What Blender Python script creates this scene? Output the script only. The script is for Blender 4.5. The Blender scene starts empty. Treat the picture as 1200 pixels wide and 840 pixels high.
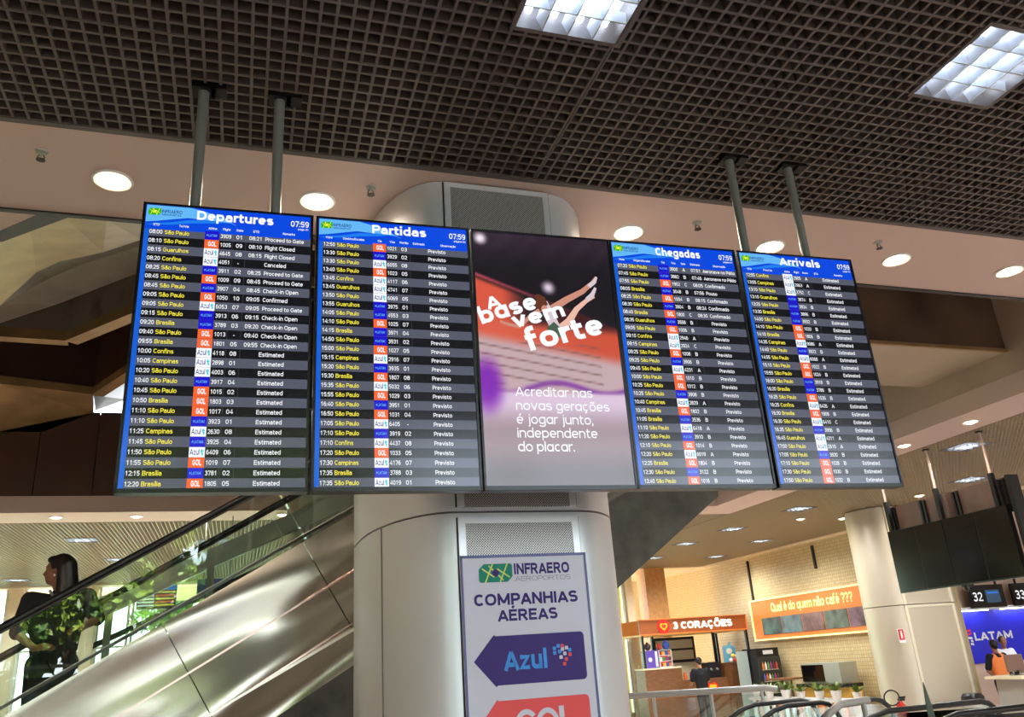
import bpy, math, random
from mathutils import Vector, Matrix
random.seed(7)
PI = math.pi
sc = bpy.context.scene
col = sc.collection

# ------------------------------------------------------------------ camera, world, sun, exposure
CAMZ = 1.85
H = 4.42                                  # ceiling height of the hall
cam = bpy.data.cameras.new('camera')
cam.sensor_width = 36
cam.lens = 28.8
cam.clip_start = 0.05
cam.clip_end = 300
camo = bpy.data.objects.new('camera', cam)
col.objects.link(camo)
right = (0.952439, -0.297615, -0.06547)
down = (0.045827, 0.352291, -0.934768)
fwd = (0.301265, 0.887309, 0.349174)
camo.matrix_world = Matrix(((right[0], -down[0], -fwd[0], 0), (right[1], -down[1], -fwd[1], 0),
                            (right[2], -down[2], -fwd[2], CAMZ), (0, 0, 0, 1)))
sc.camera = camo
sc.view_settings.view_transform = 'Standard'
sc.view_settings.look = 'None'
sc.view_settings.exposure = 1.9
sc.view_settings.gamma = 1
sc.view_settings.use_curve_mapping = False

w = bpy.data.worlds.new('sky')
sc.world = w
w.use_nodes = True
nt = w.node_tree
bg = nt.nodes['Background']
tc = nt.nodes.new('ShaderNodeTexCoord')
sep = nt.nodes.new('ShaderNodeSeparateXYZ')
ramp = nt.nodes.new('ShaderNodeValToRGB')
nt.links.new(tc.outputs['Generated'], sep.inputs[0])
nt.links.new(sep.outputs['Z'], ramp.inputs[0])
nt.links.new(ramp.outputs[0], bg.inputs[0])
ramp.color_ramp.elements[0].position = 0.0
ramp.color_ramp.elements[0].color = (0.88, 0.93, 0.97, 1)
ramp.color_ramp.elements[1].position = 0.6
ramp.color_ramp.elements[1].color = (0.55, 0.74, 1.0, 1)
bg.inputs[1].default_value = 2.6
sun = bpy.data.lights.new('sun', 'SUN')
sun.energy = 14
sun.angle = 0.01
sun.color = (1.0, 0.93, 0.8)
suno = bpy.data.objects.new('sun', sun)
col.objects.link(suno)
suno.rotation_euler = Vector((-0.35, -0.75, -0.75)).to_track_quat('-Z', 'Y').to_euler()


# ------------------------------------------------------------------ materials
def lin(c):
    return tuple((x / 255 / 12.92) if x / 255 <= 0.04045 else ((x / 255 + 0.055) / 1.055) ** 2.4 for x in c[:3]) + (1,)


MATS = {}
SCREEN_LEVEL = 0.30
TROFFER_W = 90
DOWN_W = 22


def mat(name, rgb, rough=0.5, metal=0.0, spec=0.5, emit=0.0, ergb=None, coat=0.0):
    if name in MATS:
        return MATS[name]
    m = bpy.data.materials.new(name)
    m.use_nodes = True
    p = m.node_tree.nodes['Principled BSDF']
    p.inputs['Base Color'].default_value = lin(rgb)
    p.inputs['Roughness'].default_value = rough
    p.inputs['Metallic'].default_value = metal
    p.inputs['Specular IOR Level'].default_value = spec
    p.inputs['Coat Weight'].default_value = coat
    if emit:
        p.inputs['Emission Color'].default_value = lin(ergb or rgb)
        p.inputs['Emission Strength'].default_value = emit
    MATS[name] = m
    return m


def nodes(m):
    t = m.node_tree
    return t, t.nodes, t.links, t.nodes['Principled BSDF']


def noisy(m, c1, c2, scale=4.0, stretch=(1, 1, 1), detail=5, bump=0.0, lo=0.3, hi=0.7, rough=None):
    t, n, l, p = nodes(m)
    tc = n.new('ShaderNodeTexCoord')
    mp = n.new('ShaderNodeMapping')
    mp.inputs['Scale'].default_value = stretch
    nz = n.new('ShaderNodeTexNoise')
    nz.inputs['Scale'].default_value = scale
    nz.inputs['Detail'].default_value = detail
    r = n.new('ShaderNodeValToRGB')
    r.color_ramp.elements[0].position = lo
    r.color_ramp.elements[1].position = hi
    r.color_ramp.elements[0].color = lin(c1)
    r.color_ramp.elements[1].color = lin(c2)
    l.new(tc.outputs['Object'], mp.inputs[0])
    l.new(mp.outputs[0], nz.inputs['Vector'])
    l.new(nz.outputs[0], r.inputs[0])
    l.new(r.outputs[0], p.inputs['Base Color'])
    if bump:
        b = n.new('ShaderNodeBump')
        b.inputs['Strength'].default_value = bump
        b.inputs['Distance'].default_value = 0.02
        l.new(nz.outputs[0], b.inputs['Height'])
        l.new(b.outputs[0], p.inputs['Normal'])
    return m


def glass_mat(name, tint, refl=1.0, ior=1.5):
    """thin architectural glass: clear straight through, mirror by angle"""
    m = bpy.data.materials.new(name)
    m.use_nodes = True
    t = m.node_tree
    t.nodes.clear()
    o = t.nodes.new('ShaderNodeOutputMaterial')
    mx = t.nodes.new('ShaderNodeMixShader')
    tr = t.nodes.new('ShaderNodeBsdfTransparent')
    gl = t.nodes.new('ShaderNodeBsdfGlossy')
    fr = t.nodes.new('ShaderNodeFresnel')
    mu = t.nodes.new('ShaderNodeMath')
    mu.operation = 'MULTIPLY'
    mu.use_clamp = True
    mu.inputs[1].default_value = refl
    fr.inputs['IOR'].default_value = ior
    tr.inputs[0].default_value = tint + (1,)
    gl.inputs['Roughness'].default_value = 0.0
    t.links.new(fr.outputs[0], mu.inputs[0])
    t.links.new(mu.outputs[0], mx.inputs[0])
    t.links.new(tr.outputs[0], mx.inputs[1])
    t.links.new(gl.outputs[0], mx.inputs[2])
    t.links.new(mx.outputs[0], o.inputs[0])
    MATS[name] = m
    return m


def screen(name, rgb, s=1.0):
    """a lit pixel colour under the display's glossy face"""
    if name in MATS:
        return MATS[name]
    return mat(name, (4, 4, 4), 0.15, 0, 0.5, s * SCREEN_LEVEL, rgb)


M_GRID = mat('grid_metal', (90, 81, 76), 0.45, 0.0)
M_GRID_LIT = mat('grid_metal_lit', (168, 150, 120), 0.45, 0.0)  # same grid paint, with the far hall's brighter light put into the colour
M_PLENUM = mat('plenum_black', (14, 13, 13), 0.9)
M_SOFFIT = mat('soffit_paint', (212, 186, 174), 0.55)
M_FLOOR = noisy(mat('terrazzo', (170, 155, 140), 0.25), (206, 184, 170), (230, 210, 198), 6)
M_SILVER = mat('silver_cladding', (212, 215, 218), 0.34, 0.4)
M_STEEL = mat('brushed_steel', (192, 186, 172), 0.24, 1.0)
M_BLACK = mat('black_plastic', (10, 10, 11), 0.3)
M_RUBBER = mat('black_rubber', (8, 8, 8), 0.35)
M_POLE = mat('grey_pole', (122, 124, 118), 0.4, 0.2)
M_DARKWALL = mat('dark_brown_panel', (82, 58, 48), 0.3, 0.0)
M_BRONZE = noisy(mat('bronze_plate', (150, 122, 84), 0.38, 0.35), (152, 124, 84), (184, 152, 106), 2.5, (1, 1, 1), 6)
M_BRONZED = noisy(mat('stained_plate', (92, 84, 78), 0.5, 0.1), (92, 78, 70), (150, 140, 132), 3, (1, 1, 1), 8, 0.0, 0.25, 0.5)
M_TAUPE = noisy(mat('taupe_plaster', (184, 166, 146), 0.5), (176, 158, 138), (190, 172, 152), 1.5)
M_CREAM = mat('cream_paint', (228, 212, 178), 0.5)
M_CONCRETE = noisy(mat('dark_concrete', (92, 88, 78), 0.75), (70, 67, 60), (104, 100, 90), 4, (1, 1, 1), 8)
M_WHITE = mat('white_paint', (225, 225, 222), 0.4)
M_GREYMETAL = mat('grey_metal', (170, 172, 160), 0.4, 0.3)
M_TRIM = mat('dark_trim', (40, 32, 30), 0.5)
M_ORANGE = mat('orange_sign', (226, 128, 60), 0.45)
M_BROWNSIGN = mat('brown_sign', (158, 84, 36), 0.45)
M_WOOD = noisy(mat('brown_wood', (128, 84, 48), 0.5), (110, 70, 40), (140, 94, 56), 6, (1, 1, 8))
M_GLASS = glass_mat('balustrade_glass', (0.93, 0.98, 0.95), 2.2)
M_PANE = glass_mat('window_glass', (0.93, 0.95, 0.95), 1.0)
M_PANEG = glass_mat('green_window_glass', (0.84, 0.97, 0.84), 1.0)
M_SKIN = mat('skin_brown', (150, 100, 76), 0.5)
M_HAIR = mat('black_hair', (16, 12, 12), 0.45)
M_DARKCLOTH = mat('black_cloth', (18, 18, 22), 0.85)
M_LEAF = noisy(mat('leaf_green', (70, 105, 30), 0.5), (48, 84, 22), (128, 150, 48), 1.2)
M_BARK = mat('bark', (74, 60, 46), 0.9)
M_WHITEGLOW = mat('white_diffuser', (240, 240, 240), 0.5, 0, 0.5, 4.0, (236, 244, 255))
M_WARMGLOW = mat('warm_diffuser', (250, 240, 225), 0.5, 0, 0.5, 6.0, (255, 220, 180))
M_TUBE = mat('fluorescent_tube', (245, 248, 255), 0.5, 0, 0.5, 3.2, (222, 236, 255))
M_REFLECTOR = mat('louvre_reflector', (226, 232, 240), 0.25, 0.6)

# brushed steel of the escalator: gentle waves along the incline
t, n, l, p = nodes(M_STEEL)
_tc = n.new('ShaderNodeTexCoord')
_mp = n.new('ShaderNodeMapping')
_mp.vector_type = 'TEXTURE'
_mp.inputs['Rotation'].default_value = (0, math.radians(-30), 0)
_mp.inputs['Scale'].default_value = (2.6, 1, 0.62)
_nz = n.new('ShaderNodeTexNoise')
_nz.inputs['Scale'].default_value = 1.1
_nz.inputs['Detail'].default_value = 1
_nz.inputs['Roughness'].default_value = 0.4
_b = n.new('ShaderNodeBump')
_b.inputs['Strength'].default_value = 1.0
_b.inputs['Distance'].default_value = 0.42
l.new(_tc.outputs['Object'], _mp.inputs[0])
l.new(_mp.outputs[0], _nz.inputs['Vector'])
l.new(_nz.outputs[0], _b.inputs['Height'])
l.new(_b.outputs[0], p.inputs['Normal'])


def perforated():
    m = mat('perforated_metal', (176, 174, 172), 0.4, 0.4)
    t, n, l, p = nodes(m)
    tc = n.new('ShaderNodeTexCoord')
    s = n.new('ShaderNodeSeparateXYZ')
    l.new(tc.outputs['Object'], s.inputs[0])

    def math_(op, a, b=None):
        k = n.new('ShaderNodeMath')
        k.operation = op
        for i, v in enumerate((a, b)):
            if v is None:
                continue
            if isinstance(v, (int, float)):
                k.inputs[i].default_value = v
            else:
                l.new(v, k.inputs[i])
        return k.outputs[0]
    pitch = 0.0125

    def dots(dx, dz):
        x = math_('SUBTRACT', math_('FRACT', math_('ADD', math_('DIVIDE', s.outputs['X'], pitch), dx)), 0.5)
        z = math_('SUBTRACT', math_('FRACT', math_('ADD', math_('DIVIDE', s.outputs['Z'], pitch), dz)), 0.5)
        return math_('ADD', math_('MULTIPLY', x, x), math_('MULTIPLY', z, z))
    d = math_('MINIMUM', dots(0, 0), dots(0.5, 0.5))
    hole = math_('LESS_THAN', d, 0.062)
    mx = n.new('ShaderNodeMix')
    mx.data_type = 'RGBA'
    mx.inputs['A'].default_value = lin((182, 180, 178))
    mx.inputs['B'].default_value = lin((40, 38, 40))
    l.new(hole, mx.inputs['Factor'])
    l.new(mx.outputs['Result'], p.inputs['Base Color'])
    return m


M_PERF = perforated()


def tile_mat():
    m = mat('mosaic_tile', (208, 186, 138), 0.45)
    t, n, l, p = nodes(m)
    tc = n.new('ShaderNodeTexCoord')
    s = n.new('ShaderNodeSeparateXYZ')
    c = n.new('ShaderNodeCombineXYZ')
    b = n.new('ShaderNodeTexBrick')
    b.offset = 0.0
    b.inputs['Scale'].default_value = 1
    b.inputs['Brick Width'].default_value = 0.085
    b.inputs['Row Height'].default_value = 0.085
    b.inputs['Mortar Size'].default_value = 0.008
    b.inputs['Color1'].default_value = lin((212, 192, 146))
    b.inputs['Color2'].default_value = lin((200, 178, 128))
    b.inputs['Mortar'].default_value = lin((178, 158, 112))
    l.new(tc.outputs['Object'], s.inputs[0])
    l.new(s.outputs['Y'], c.inputs['X'])
    l.new(s.outputs['Z'], c.inputs['Y'])
    l.new(c.outputs[0], b.inputs['Vector'])
    l.new(b.outputs['Color'], p.inputs['Base Color'])
    return m


M_TILE = tile_mat()


# ------------------------------------------------------------------ mesh builder and object helpers
class MB:
    def __init__(s):
        s.v, s.f, s.m, s.mats = [], [], [], []

    def mi(s, m):
        if m not in s.mats:
            s.mats.append(m)
        return s.mats.index(m)

    def add(s, vs, fs, m):
        k = len(s.v)
        i = s.mi(m)
        s.v.extend(tuple(x) for x in vs)
        for f in fs:
            s.f.append(tuple(j + k for j in f))
            s.m.append(i)
        return s

    def box(s, a, b, m, mtx=None):
        x0, y0, z0 = a
        x1, y1, z1 = b
        vs = [(x0, y0, z0), (x1, y0, z0), (x1, y1, z0), (x0, y1, z0), (x0, y0, z1), (x1, y0, z1), (x1, y1, z1), (x0, y1, z1)]
        if mtx:
            vs = [mtx @ Vector(q) for q in vs]
        return s.add(vs, [(0, 3, 2, 1), (4, 5, 6, 7), (0, 1, 5, 4), (1, 2, 6, 5), (2, 3, 7, 6), (3, 0, 4, 7)], m)

    def rbox(s, a, b, r, m, axis=1, seg=4):
        """box with rounded corners in the plane across `axis`"""
        ax = [i for i in range(3) if i != axis]
        pts = []
        for cx, cz, a0 in ((b[ax[0]] - r, b[ax[1]] - r, 0), (a[ax[0]] + r, b[ax[1]] - r, 90), (a[ax[0]] + r, a[ax[1]] + r, 180), (b[ax[0]] - r, a[ax[1]] + r, 270)):
            for k in range(seg + 1):
                t = math.radians(a0 + 90 * k / seg)
                pts.append((cx + r * math.cos(t), cz + r * math.sin(t)))
        return s.prism(pts, a[axis], b[axis], m, axis)

    def prism(s, pts, d0, d1, m, axis=1):
        """polygon (2-D) swept along axis from d0 to d1"""
        n = len(pts)

        def mk(p, d):
            q = list(p)
            q.insert(axis, d)
            return tuple(q)
        vs = [mk(q, d0) for q in pts] + [mk(q, d1) for q in pts]
        fs = [tuple(range(n)), tuple(range(2 * n - 1, n - 1, -1))] + [(i, i + n, (i + 1) % n + n, (i + 1) % n) for i in range(n)]
        return s.add(vs, fs, m)

    def tube(s, pts, r, m, n=10, closed=False):
        pts = [Vector(q) for q in pts]
        rs = r if isinstance(r, (list, tuple)) else [r] * len(pts)
        vs, fs = [], []
        up = None
        for i, q in enumerate(pts):
            a = pts[i - 1] if i else (pts[-1] if closed else pts[i])
            b = pts[i + 1] if i < len(pts) - 1 else (pts[0] if closed else pts[i])
            d = (b - a).normalized()
            if up is None:
                up = Vector((0, 0, 1)) if abs(d.z) < 0.9 else Vector((1, 0, 0))
            e = d.cross(up).normalized()
            g = e.cross(d).normalized()
            up = g
            for k in range(n):
                t = 2 * PI * k / n
                vs.append(q + (e * math.cos(t) + g * math.sin(t)) * rs[i])
        N = len(pts)
        for i in range(N if closed else N - 1):
            j = (i + 1) % N
            for k in range(n):
                fs.append((i * n + k, i * n + (k + 1) % n, j * n + (k + 1) % n, j * n + k))
        if not closed:
            fs.append(tuple(range(n - 1, -1, -1)))
            fs.append(tuple((N - 1) * n + k for k in range(n)))
        return s.add(vs, fs, m)

    def lathe(s, prof, c, m, n=24, axis=2):
        vs, fs = [], []
        for r, h in prof:
            for k in range(n):
                t = 2 * PI * k / n
                q = [r * math.cos(t), r * math.sin(t), h]
                if axis == 1:
                    q = [q[0], q[2], q[1]]
                if axis == 0:
                    q = [q[2], q[0], q[1]]
                vs.append((q[0] + c[0], q[1] + c[1], q[2] + c[2]))
        for i in range(len(prof) - 1):
            for k in range(n):
                fs.append((i * n + k, i * n + (k + 1) % n, (i + 1) * n + (k + 1) % n, (i + 1) * n + k))
        fs.append(tuple(range(n - 1, -1, -1)))
        fs.append(tuple((len(prof) - 1) * n + k for k in range(n)))
        return s.add(vs, fs, m)

    def ell(s, c, r, m, mtx=None, nu=16, nv=10):
        vs, fs = [], []
        for i in range(nv + 1):
            ph = PI * i / nv
            for k in range(nu):
                t = 2 * PI * k / nu
                q = Vector((r[0] * math.sin(ph) * math.cos(t), r[1] * math.sin(ph) * math.sin(t), r[2] * math.cos(ph)))
                if mtx:
                    q = mtx @ q
                vs.append(q + Vector(c))
        for i in range(nv):
            for k in range(nu):
                fs.append((i * nu + k, (i + 1) * nu + k, (i + 1) * nu + (k + 1) % nu, i * nu + (k + 1) % nu))
        return s.add(vs, fs, m)

    def cap(s, a, b, ra, rb, m, n=12):
        """tapered limb with round ends"""
        a, b = Vector(a), Vector(b)
        d = b - a
        L = d.length
        d = d / max(L, 1e-6)
        pts, rs = [], []
        for k in range(5):
            t = PI / 2 * k / 4
            pts.append(a - d * ra * math.cos(t))
            rs.append(max(ra * math.sin(t), ra * 0.05))
        for k in range(5):
            t = PI / 2 * k / 4
            pts.append(b + d * rb * math.sin(t))
            rs.append(max(rb * math.cos(t), rb * 0.05))
        return s.tube(pts, rs, m, n)

    def text(s, body, o, size, m, ux=(1, 0, 0), uz=(0, 0, 1), align='l', fit=None, wide=1.0, bold=1):
        o, ux, uz = Vector(o), Vector(ux), Vector(uz)
        adv = [glyph(c, bold)[2] for c in body]
        tot = sum(adv) * size * wide
        if fit:
            wide *= fit / tot
            tot = fit
        x = {'l': 0, 'c': -tot / 2, 'r': -tot}[align]
        for c, a in zip(body, adv):
            gv, gf, _ = glyph(c, bold)
            if gv:
                s.add([o + ux * (x + vx * size * wide) + uz * (vz * size) for vx, vz in gv], gf, m)
            x += a * size * wide
        return s

    def poly(s, pts, m):
        return s.add(pts, [tuple(range(len(pts)))], m)

    def build(s, name, parent=None, loc=None, smooth=False, rotz=0):
        me = bpy.data.meshes.new(name)
        me.from_pydata(s.v, [], s.f)
        for m in s.mats:
            me.materials.append(m)
        me.polygons.foreach_set('material_index', s.m)
        if smooth:
            me.polygons.foreach_set('use_smooth', [True] * len(s.f))
            if hasattr(me, 'set_sharp_from_angle'):
                me.set_sharp_from_angle(angle=math.radians(40))
        me.update()
        o = bpy.data.objects.new(name, me)
        col.objects.link(o)
        if parent:
            o.parent = parent
        if loc:
            o.location = loc
        o.rotation_euler.z = rotz
        return o


_G = {}
CAPH, XH, DES = 0.70, 0.525, -0.19


def _arc(cx, cy, rx, ry, a0, a1, n=None, e=0.86):
    n = n or max(4, int(abs(a1 - a0) / 24))
    P = []
    for k in range(n + 1):
        a = math.radians(a0 + (a1 - a0) * k / n)
        c_, s_ = math.cos(a), math.sin(a)
        P.append((cx + rx * math.copysign(abs(c_) ** e, c_), cy + ry * math.copysign(abs(s_) ** e, s_)))
    return P


def _strokes(ch, t, single=False):
    """centre lines of a plain bold sans letter: (advance width, open lines, closed rings)"""
    h = t / 2
    C, X = CAPH, XH
    c, x = C - h, X - h
    m = C * 0.52
    L, R = [], []
    wo = 0.53
    ox, oy, orx, ory = wo / 2, X / 2, wo / 2 - h, X / 2 - h
    base = {'ã': ('a', '~'), 'õ': ('o', '~'), 'á': ('a', "'"), 'é': ('e', "'"), 'í': ('ı', "'"), 'ç': ('c', ','), 'É': ('E', "'"), 'Ç': ('C', ','), 'Õ': ('O', '~')}
    if ch in base:
        b_, ac = base[ch]
        w, L, R = _strokes(b_, t, single)
        top = (C if b_.isupper() else X) + 0.07
        if ac == '~':
            L = L + [[(w / 2 - .17, top), (w / 2 - .08, top + .07), (w / 2 + .07, top + .01), (w / 2 + .17, top + .08)]]
        elif ac == "'":
            L = L + [[(w / 2 - .03, top), (w / 2 + .09, top + .14)]]
        else:
            L = L + [[(w / 2 + .01, 0), (w / 2 + .05, -.09), (w / 2 - .07, -.15)]]
        return w, L, R
    w = .5
    if ch == 'A':
        w = .68; L = [[(h * .7, 0), (w / 2, c + h * .4)], [(w / 2, c + h * .4), (w - h * .7, 0)], [(w * .2, .2), (w * .8, .2)]]
    elif ch == 'B':
        w = .60; L = [[(h, 0), (h, C)], [(h, c), (w * .5, c)] + _arc(w * .5, (c + m) / 2, w * .42 - h, (c - m) / 2, 90, -90) + [(h, m)], [(w * .5, m)] + _arc(w * .5, (m + h) / 2, w * .5 - h, (m - h) / 2, 90, -90) + [(h, h)]]
    elif ch == 'C':
        w = .64; L = [_arc(w / 2, C / 2, w / 2 - h, C / 2 - h, 42, 318)]
    elif ch == 'D':
        w = .65; L = [[(h, 0), (h, C)], [(h, c), (w * .4, c)] + _arc(w * .4, C / 2, w * .6 - h, C / 2 - h, 90, -90) + [(h, h)]]
    elif ch == 'E':
        w = .54; L = [[(h, 0), (h, C)], [(h, c), (w, c)], [(h, m), (w * .92, m)], [(h, h), (w, h)]]
    elif ch == 'F':
        w = .51; L = [[(h, 0), (h, C)], [(h, c), (w, c)], [(h, m), (w * .9, m)]]
    elif ch == 'G':
        w = .68; L = [_arc(w / 2, C / 2, w / 2 - h, C / 2 - h, 42, 330) + [(w - h, .34)], [(w * .55, .34), (w, .34)]]
    elif ch == 'H':
        w = .62; L = [[(h, 0), (h, C)], [(w - h, 0), (w - h, C)], [(h, m), (w - h, m)]]
    elif ch in 'Il|':
        w = t; L = [[(h, 0), (h, C + (.03 if ch == 'l' else 0))]]
    elif ch == 'J':
        w = .5; L = [[(w - h, C), (w - h, .25)] + _arc(w / 2, .22, w / 2 - h, .22 - h, 0, -175)]
    elif ch == 'K':
        w = .62; L = [[(h, 0), (h, C)], [(h, .25), (w - h, C)], [(w * .38, .4), (w - h * .6, 0)]]
    elif ch == 'L':
        w = .50; L = [[(h, 0), (h, C)], [(h, h), (w, h)]]
    elif ch == 'M':
        w = .76; L = [[(h, 0), (h, C)], [(w - h, 0), (w - h, C)], [(h, c), (w / 2, h * 1.6)], [(w / 2, h * 1.6), (w - h, c)]]
    elif ch == 'N':
        w = .63; L = [[(h, 0), (h, C)], [(w - h, 0), (w - h, C)], [(h, c + h * .4), (w - h, h * .6)]]
    elif ch in 'OQ':
        w = .70; R = [_arc(w / 2, C / 2, w / 2 - h, C / 2 - h, 0, 345, 23)]
        if ch == 'Q':
            L = [[(w * .55, .2), (w - h * .5, -.02)]]
    elif ch == 'P':
        w = .58; L = [[(h, 0), (h, C)], [(h, c), (w * .5, c)] + _arc(w * .5, (c + .30) / 2, w * .5 - h, (c - .30) / 2, 90, -90) + [(h, .30)]]
    elif ch == 'R':
        w = .62; L = [[(h, 0), (h, C)], [(h, c), (w * .5, c)] + _arc(w * .5, (c + .33) / 2, w * .45 - h, (c - .33) / 2, 90, -90) + [(h, .33)], [(w * .5, .33), (w - h * .6, 0)]]
    elif ch in 'Ss':
        T = C if ch == 'S' else X
        w = .58 if ch == 'S' else .47
        k = T * .52
        L = [_arc(w / 2, (T - h + k) / 2, w / 2 - h, (T - h - k) / 2, 25, 270) + _arc(w / 2, (k + h) / 2, w / 2 - h, (k - h) / 2, 90, -155)]
    elif ch == 'T':
        w = .58; L = [[(0, c), (w, c)], [(w / 2, 0), (w / 2, c)]]
    elif ch == 'U':
        w = .62; L = [[(h, C), (h, .26)] + _arc(w / 2, .26, w / 2 - h, .26 - h, 180, 360) + [(w - h, C)]]
    elif ch in 'Vv':
        T = C if ch == 'V' else X
        w = .66 if ch == 'V' else .52
        L = [[(h * .8, T), (w / 2, h * .6)], [(w / 2, h * .6), (w - h * .8, T)]]
    elif ch in 'Ww':
        T = C if ch == 'W' else X
        w = .92 if ch == 'W' else .76
        L = [[(h * .8, T), (w * .28, h * .6), (w / 2, T - h * .6), (w * .72, h * .6), (w - h * .8, T)]]
    elif ch in 'Xx':
        T = C if ch == 'X' else X
        w = .62 if ch == 'X' else .5
        L = [[(h * .8, 0), (w - h * .8, T)], [(h * .8, T), (w - h * .8, 0)]]
    elif ch == 'Y':
        w = .62; L = [[(h * .8, C), (w / 2, .3)], [(w - h * .8, C), (w / 2, .3), (w / 2, 0)]]
    elif ch in 'Zz':
        T = C if ch == 'Z' else X
        w = .58 if ch == 'Z' else .46
        L = [[(.02, T - h), (w - h, T - h), (h, h), (w - .01, h)]]
    elif ch == 'a' and not single:
        w = .49; L = [_arc(w / 2, .31, w / 2 - h, x - .31, 160, 0) + [(w - h, 0)], [(w - h, .32)] + [(w * .5, .32)] + _arc(w * .42, (.32 + h) / 2 - .005, w * .42 - h, (.32 - h) / 2, 90, 270) + [(w - h, .09)]]
    elif ch in 'abdpqgo':
        w = wo
        R = [_arc(ox, oy, orx, ory, 0, 337.5, 15)]
        if ch == 'a':
            L = [[(w - h, 0), (w - h, X)]]
        if ch == 'd':
            L = [[(w - h, 0), (w - h, C + .03)]]
        if ch == 'b':
            L = [[(h, 0), (h, C + .03)]]
        if ch == 'p':
            L = [[(h, DES), (h, X)]]
        if ch == 'q':
            L = [[(w - h, DES), (w - h, X)]]
        if ch == 'g':
            L = [[(w - h, X), (w - h, -.04)] + _arc(w / 2, -.04, w / 2 - h, .15 - h * .6, 0, -160)]
    elif ch == 'c':
        w = .48; L = [_arc(w / 2 + .01, oy, w / 2 - h, ory, 48, 312)]
    elif ch == 'e':
        w = .52; L = [[(h, oy), (w - h, oy)] + _arc(w / 2, oy, w / 2 - h, ory, 0, 315)]
    elif ch == 'f':
        w = .32; L = [[(.12, 0), (.12, .56)] + _arc(.24, .60, .12, .13 - h * .3, 180, 90) + [(w, .73 - h * .3)], [(0, x), (w, x)]]
    elif ch == 't':
        w = .33; L = [[(.12, .66), (.12, .13)] + _arc(.24, .15, .12, .15 - h, 180, 270) + [(w, h)], [(0, x), (w, x)]]
    elif ch in 'hn':
        w = .50; L = [[(h, 0), (h, C + .03 if ch == 'h' else X)], [(h, .28)] + _arc(w / 2, .30, w / 2 - h, x - .30, 180, 0) + [(w - h, 0)]]
    elif ch == 'm':
        w = .76; L = [[(h, 0), (h, X)]] + [[(a, .28)] + _arc((a + b_) / 2, .32, (b_ - a) / 2, x - .32, 180, 0) + [(b_, 0)] for a, b_ in ((h, w / 2), (w / 2, w - h))]
    elif ch == 'r':
        w = .33; L = [[(h, 0), (h, X)], [(h, .28)] + _arc(h + .20, .28, .20, x - .28, 180, 95) + [(w, x)]]
    elif ch == 'u':
        w = .50; L = [[(w - h, 0), (w - h, X)], [(h, X), (h, .22)] + _arc(w / 2, .22, w / 2 - h, .22 - h, 180, 360)]
    elif ch in 'iıj':
        w = t if ch != 'j' else .2
        q = w - h
        L = [[(q, 0 if ch != 'j' else -.08), (q, X)]]
        if ch == 'j':
            L = [[(q, X), (q, -.08)] + _arc(q - .1, -.08, .1, .1 - h * .3, 0, -90)]
        if ch != 'ı':
            L.append([(q, .60), (q, .60 + max(t, .1))])
    elif ch == 'k':
        w = .50; L = [[(h, 0), (h, C + .03)], [(h, .2), (w - h, X)], [(w * .42, .34), (w - h * .7, 0)]]
    elif ch == 'y':
        w = .52; L = [[(h * .8, X), (w / 2, .04)], [(w - h * .8, X), (w * .38, -.14), (.08, DES + h)]]
    elif ch == '0':
        w = .53; R = [_arc(w / 2, C / 2, w / 2 - h, C / 2 - h, 0, 342, 19)]
    elif ch == '1':
        w = .53; L = [[(.31, 0), (.31, C)], [(.10, .50), (.31, c - .01)]]
    elif ch == '2':
        w = .53; L = [_arc(w / 2, .48, w / 2 - h, c - .48, 165, -25) + [(h, h), (w, h)]]
    elif ch == '3':
        w = .53; L = [_arc(w / 2, (c + .38) / 2, w / 2 - h * 1.3, (c - .38) / 2, 155, -90) + [(w * .4, .38)], _arc(w / 2, (.38 + h) / 2, w / 2 - h, (.38 - h) / 2, 90, -155)]
    elif ch == '4':
        w = .55; L = [[(.38, 0), (.38, C), (h * .6, .2), (w, .2)]]
    elif ch == '5':
        w = .53; L = [[(w - .04, c), (.10, c), (.07, .38)] + _arc(w / 2, .22 + h * .2, w / 2 - h, .23 - h, 120, -155)]
    elif ch == '6':
        w = .53; R = [_arc(w / 2, .225, w / 2 - h, .225 - h, 0, 337.5, 15)]; L = [_arc(w / 2, C / 2, w / 2 - h, C / 2 - h, 50, 200)]
    elif ch == '9':
        w = .53; R = [_arc(w / 2, C - .225, w / 2 - h, .225 - h, 0, 337.5, 15)]; L = [_arc(w / 2, C / 2, w / 2 - h, C / 2 - h, 20, -130)]
    elif ch == '7':
        w = .52; L = [[(0.01, c), (w - h, c), (.2, 0)]]
    elif ch == '8':
        w = .53; R = [_arc(w / 2, (c + .38) / 2, w / 2 - h * 1.3, (c - .38) / 2, 0, 330, 11), _arc(w / 2, (.38 + h) / 2, w / 2 - h, (.38 - h) / 2, 0, 337.5, 15)]
    elif ch == ':':
        w = max(t, .12); L = [[(w / 2, 0), (w / 2, w)], [(w / 2, .38), (w / 2, .38 + w)]]
    elif ch == '.':
        w = max(t, .12); L = [[(w / 2, 0), (w / 2, w)]]
    elif ch == ',':
        w = max(t, .12); L = [[(w / 2, w), (w / 2, 0), (w * .2, -.1)]]
    elif ch == '-':
        w = .3; L = [[(.02, .26), (.28, .26)]]
    elif ch == '/':
        w = .3; L = [[(.0, -.02), (.3, C)]]
    elif ch == '?':
        w = .5; L = [_arc(w / 2, .50, w / 2 - h, c - .50, 170, -60) + [(w / 2, .3), (w / 2, .2)], [(w / 2, 0), (w / 2, max(t, .1))]]
    elif ch == ' ':
        w = .17
    return w, L, R


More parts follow.
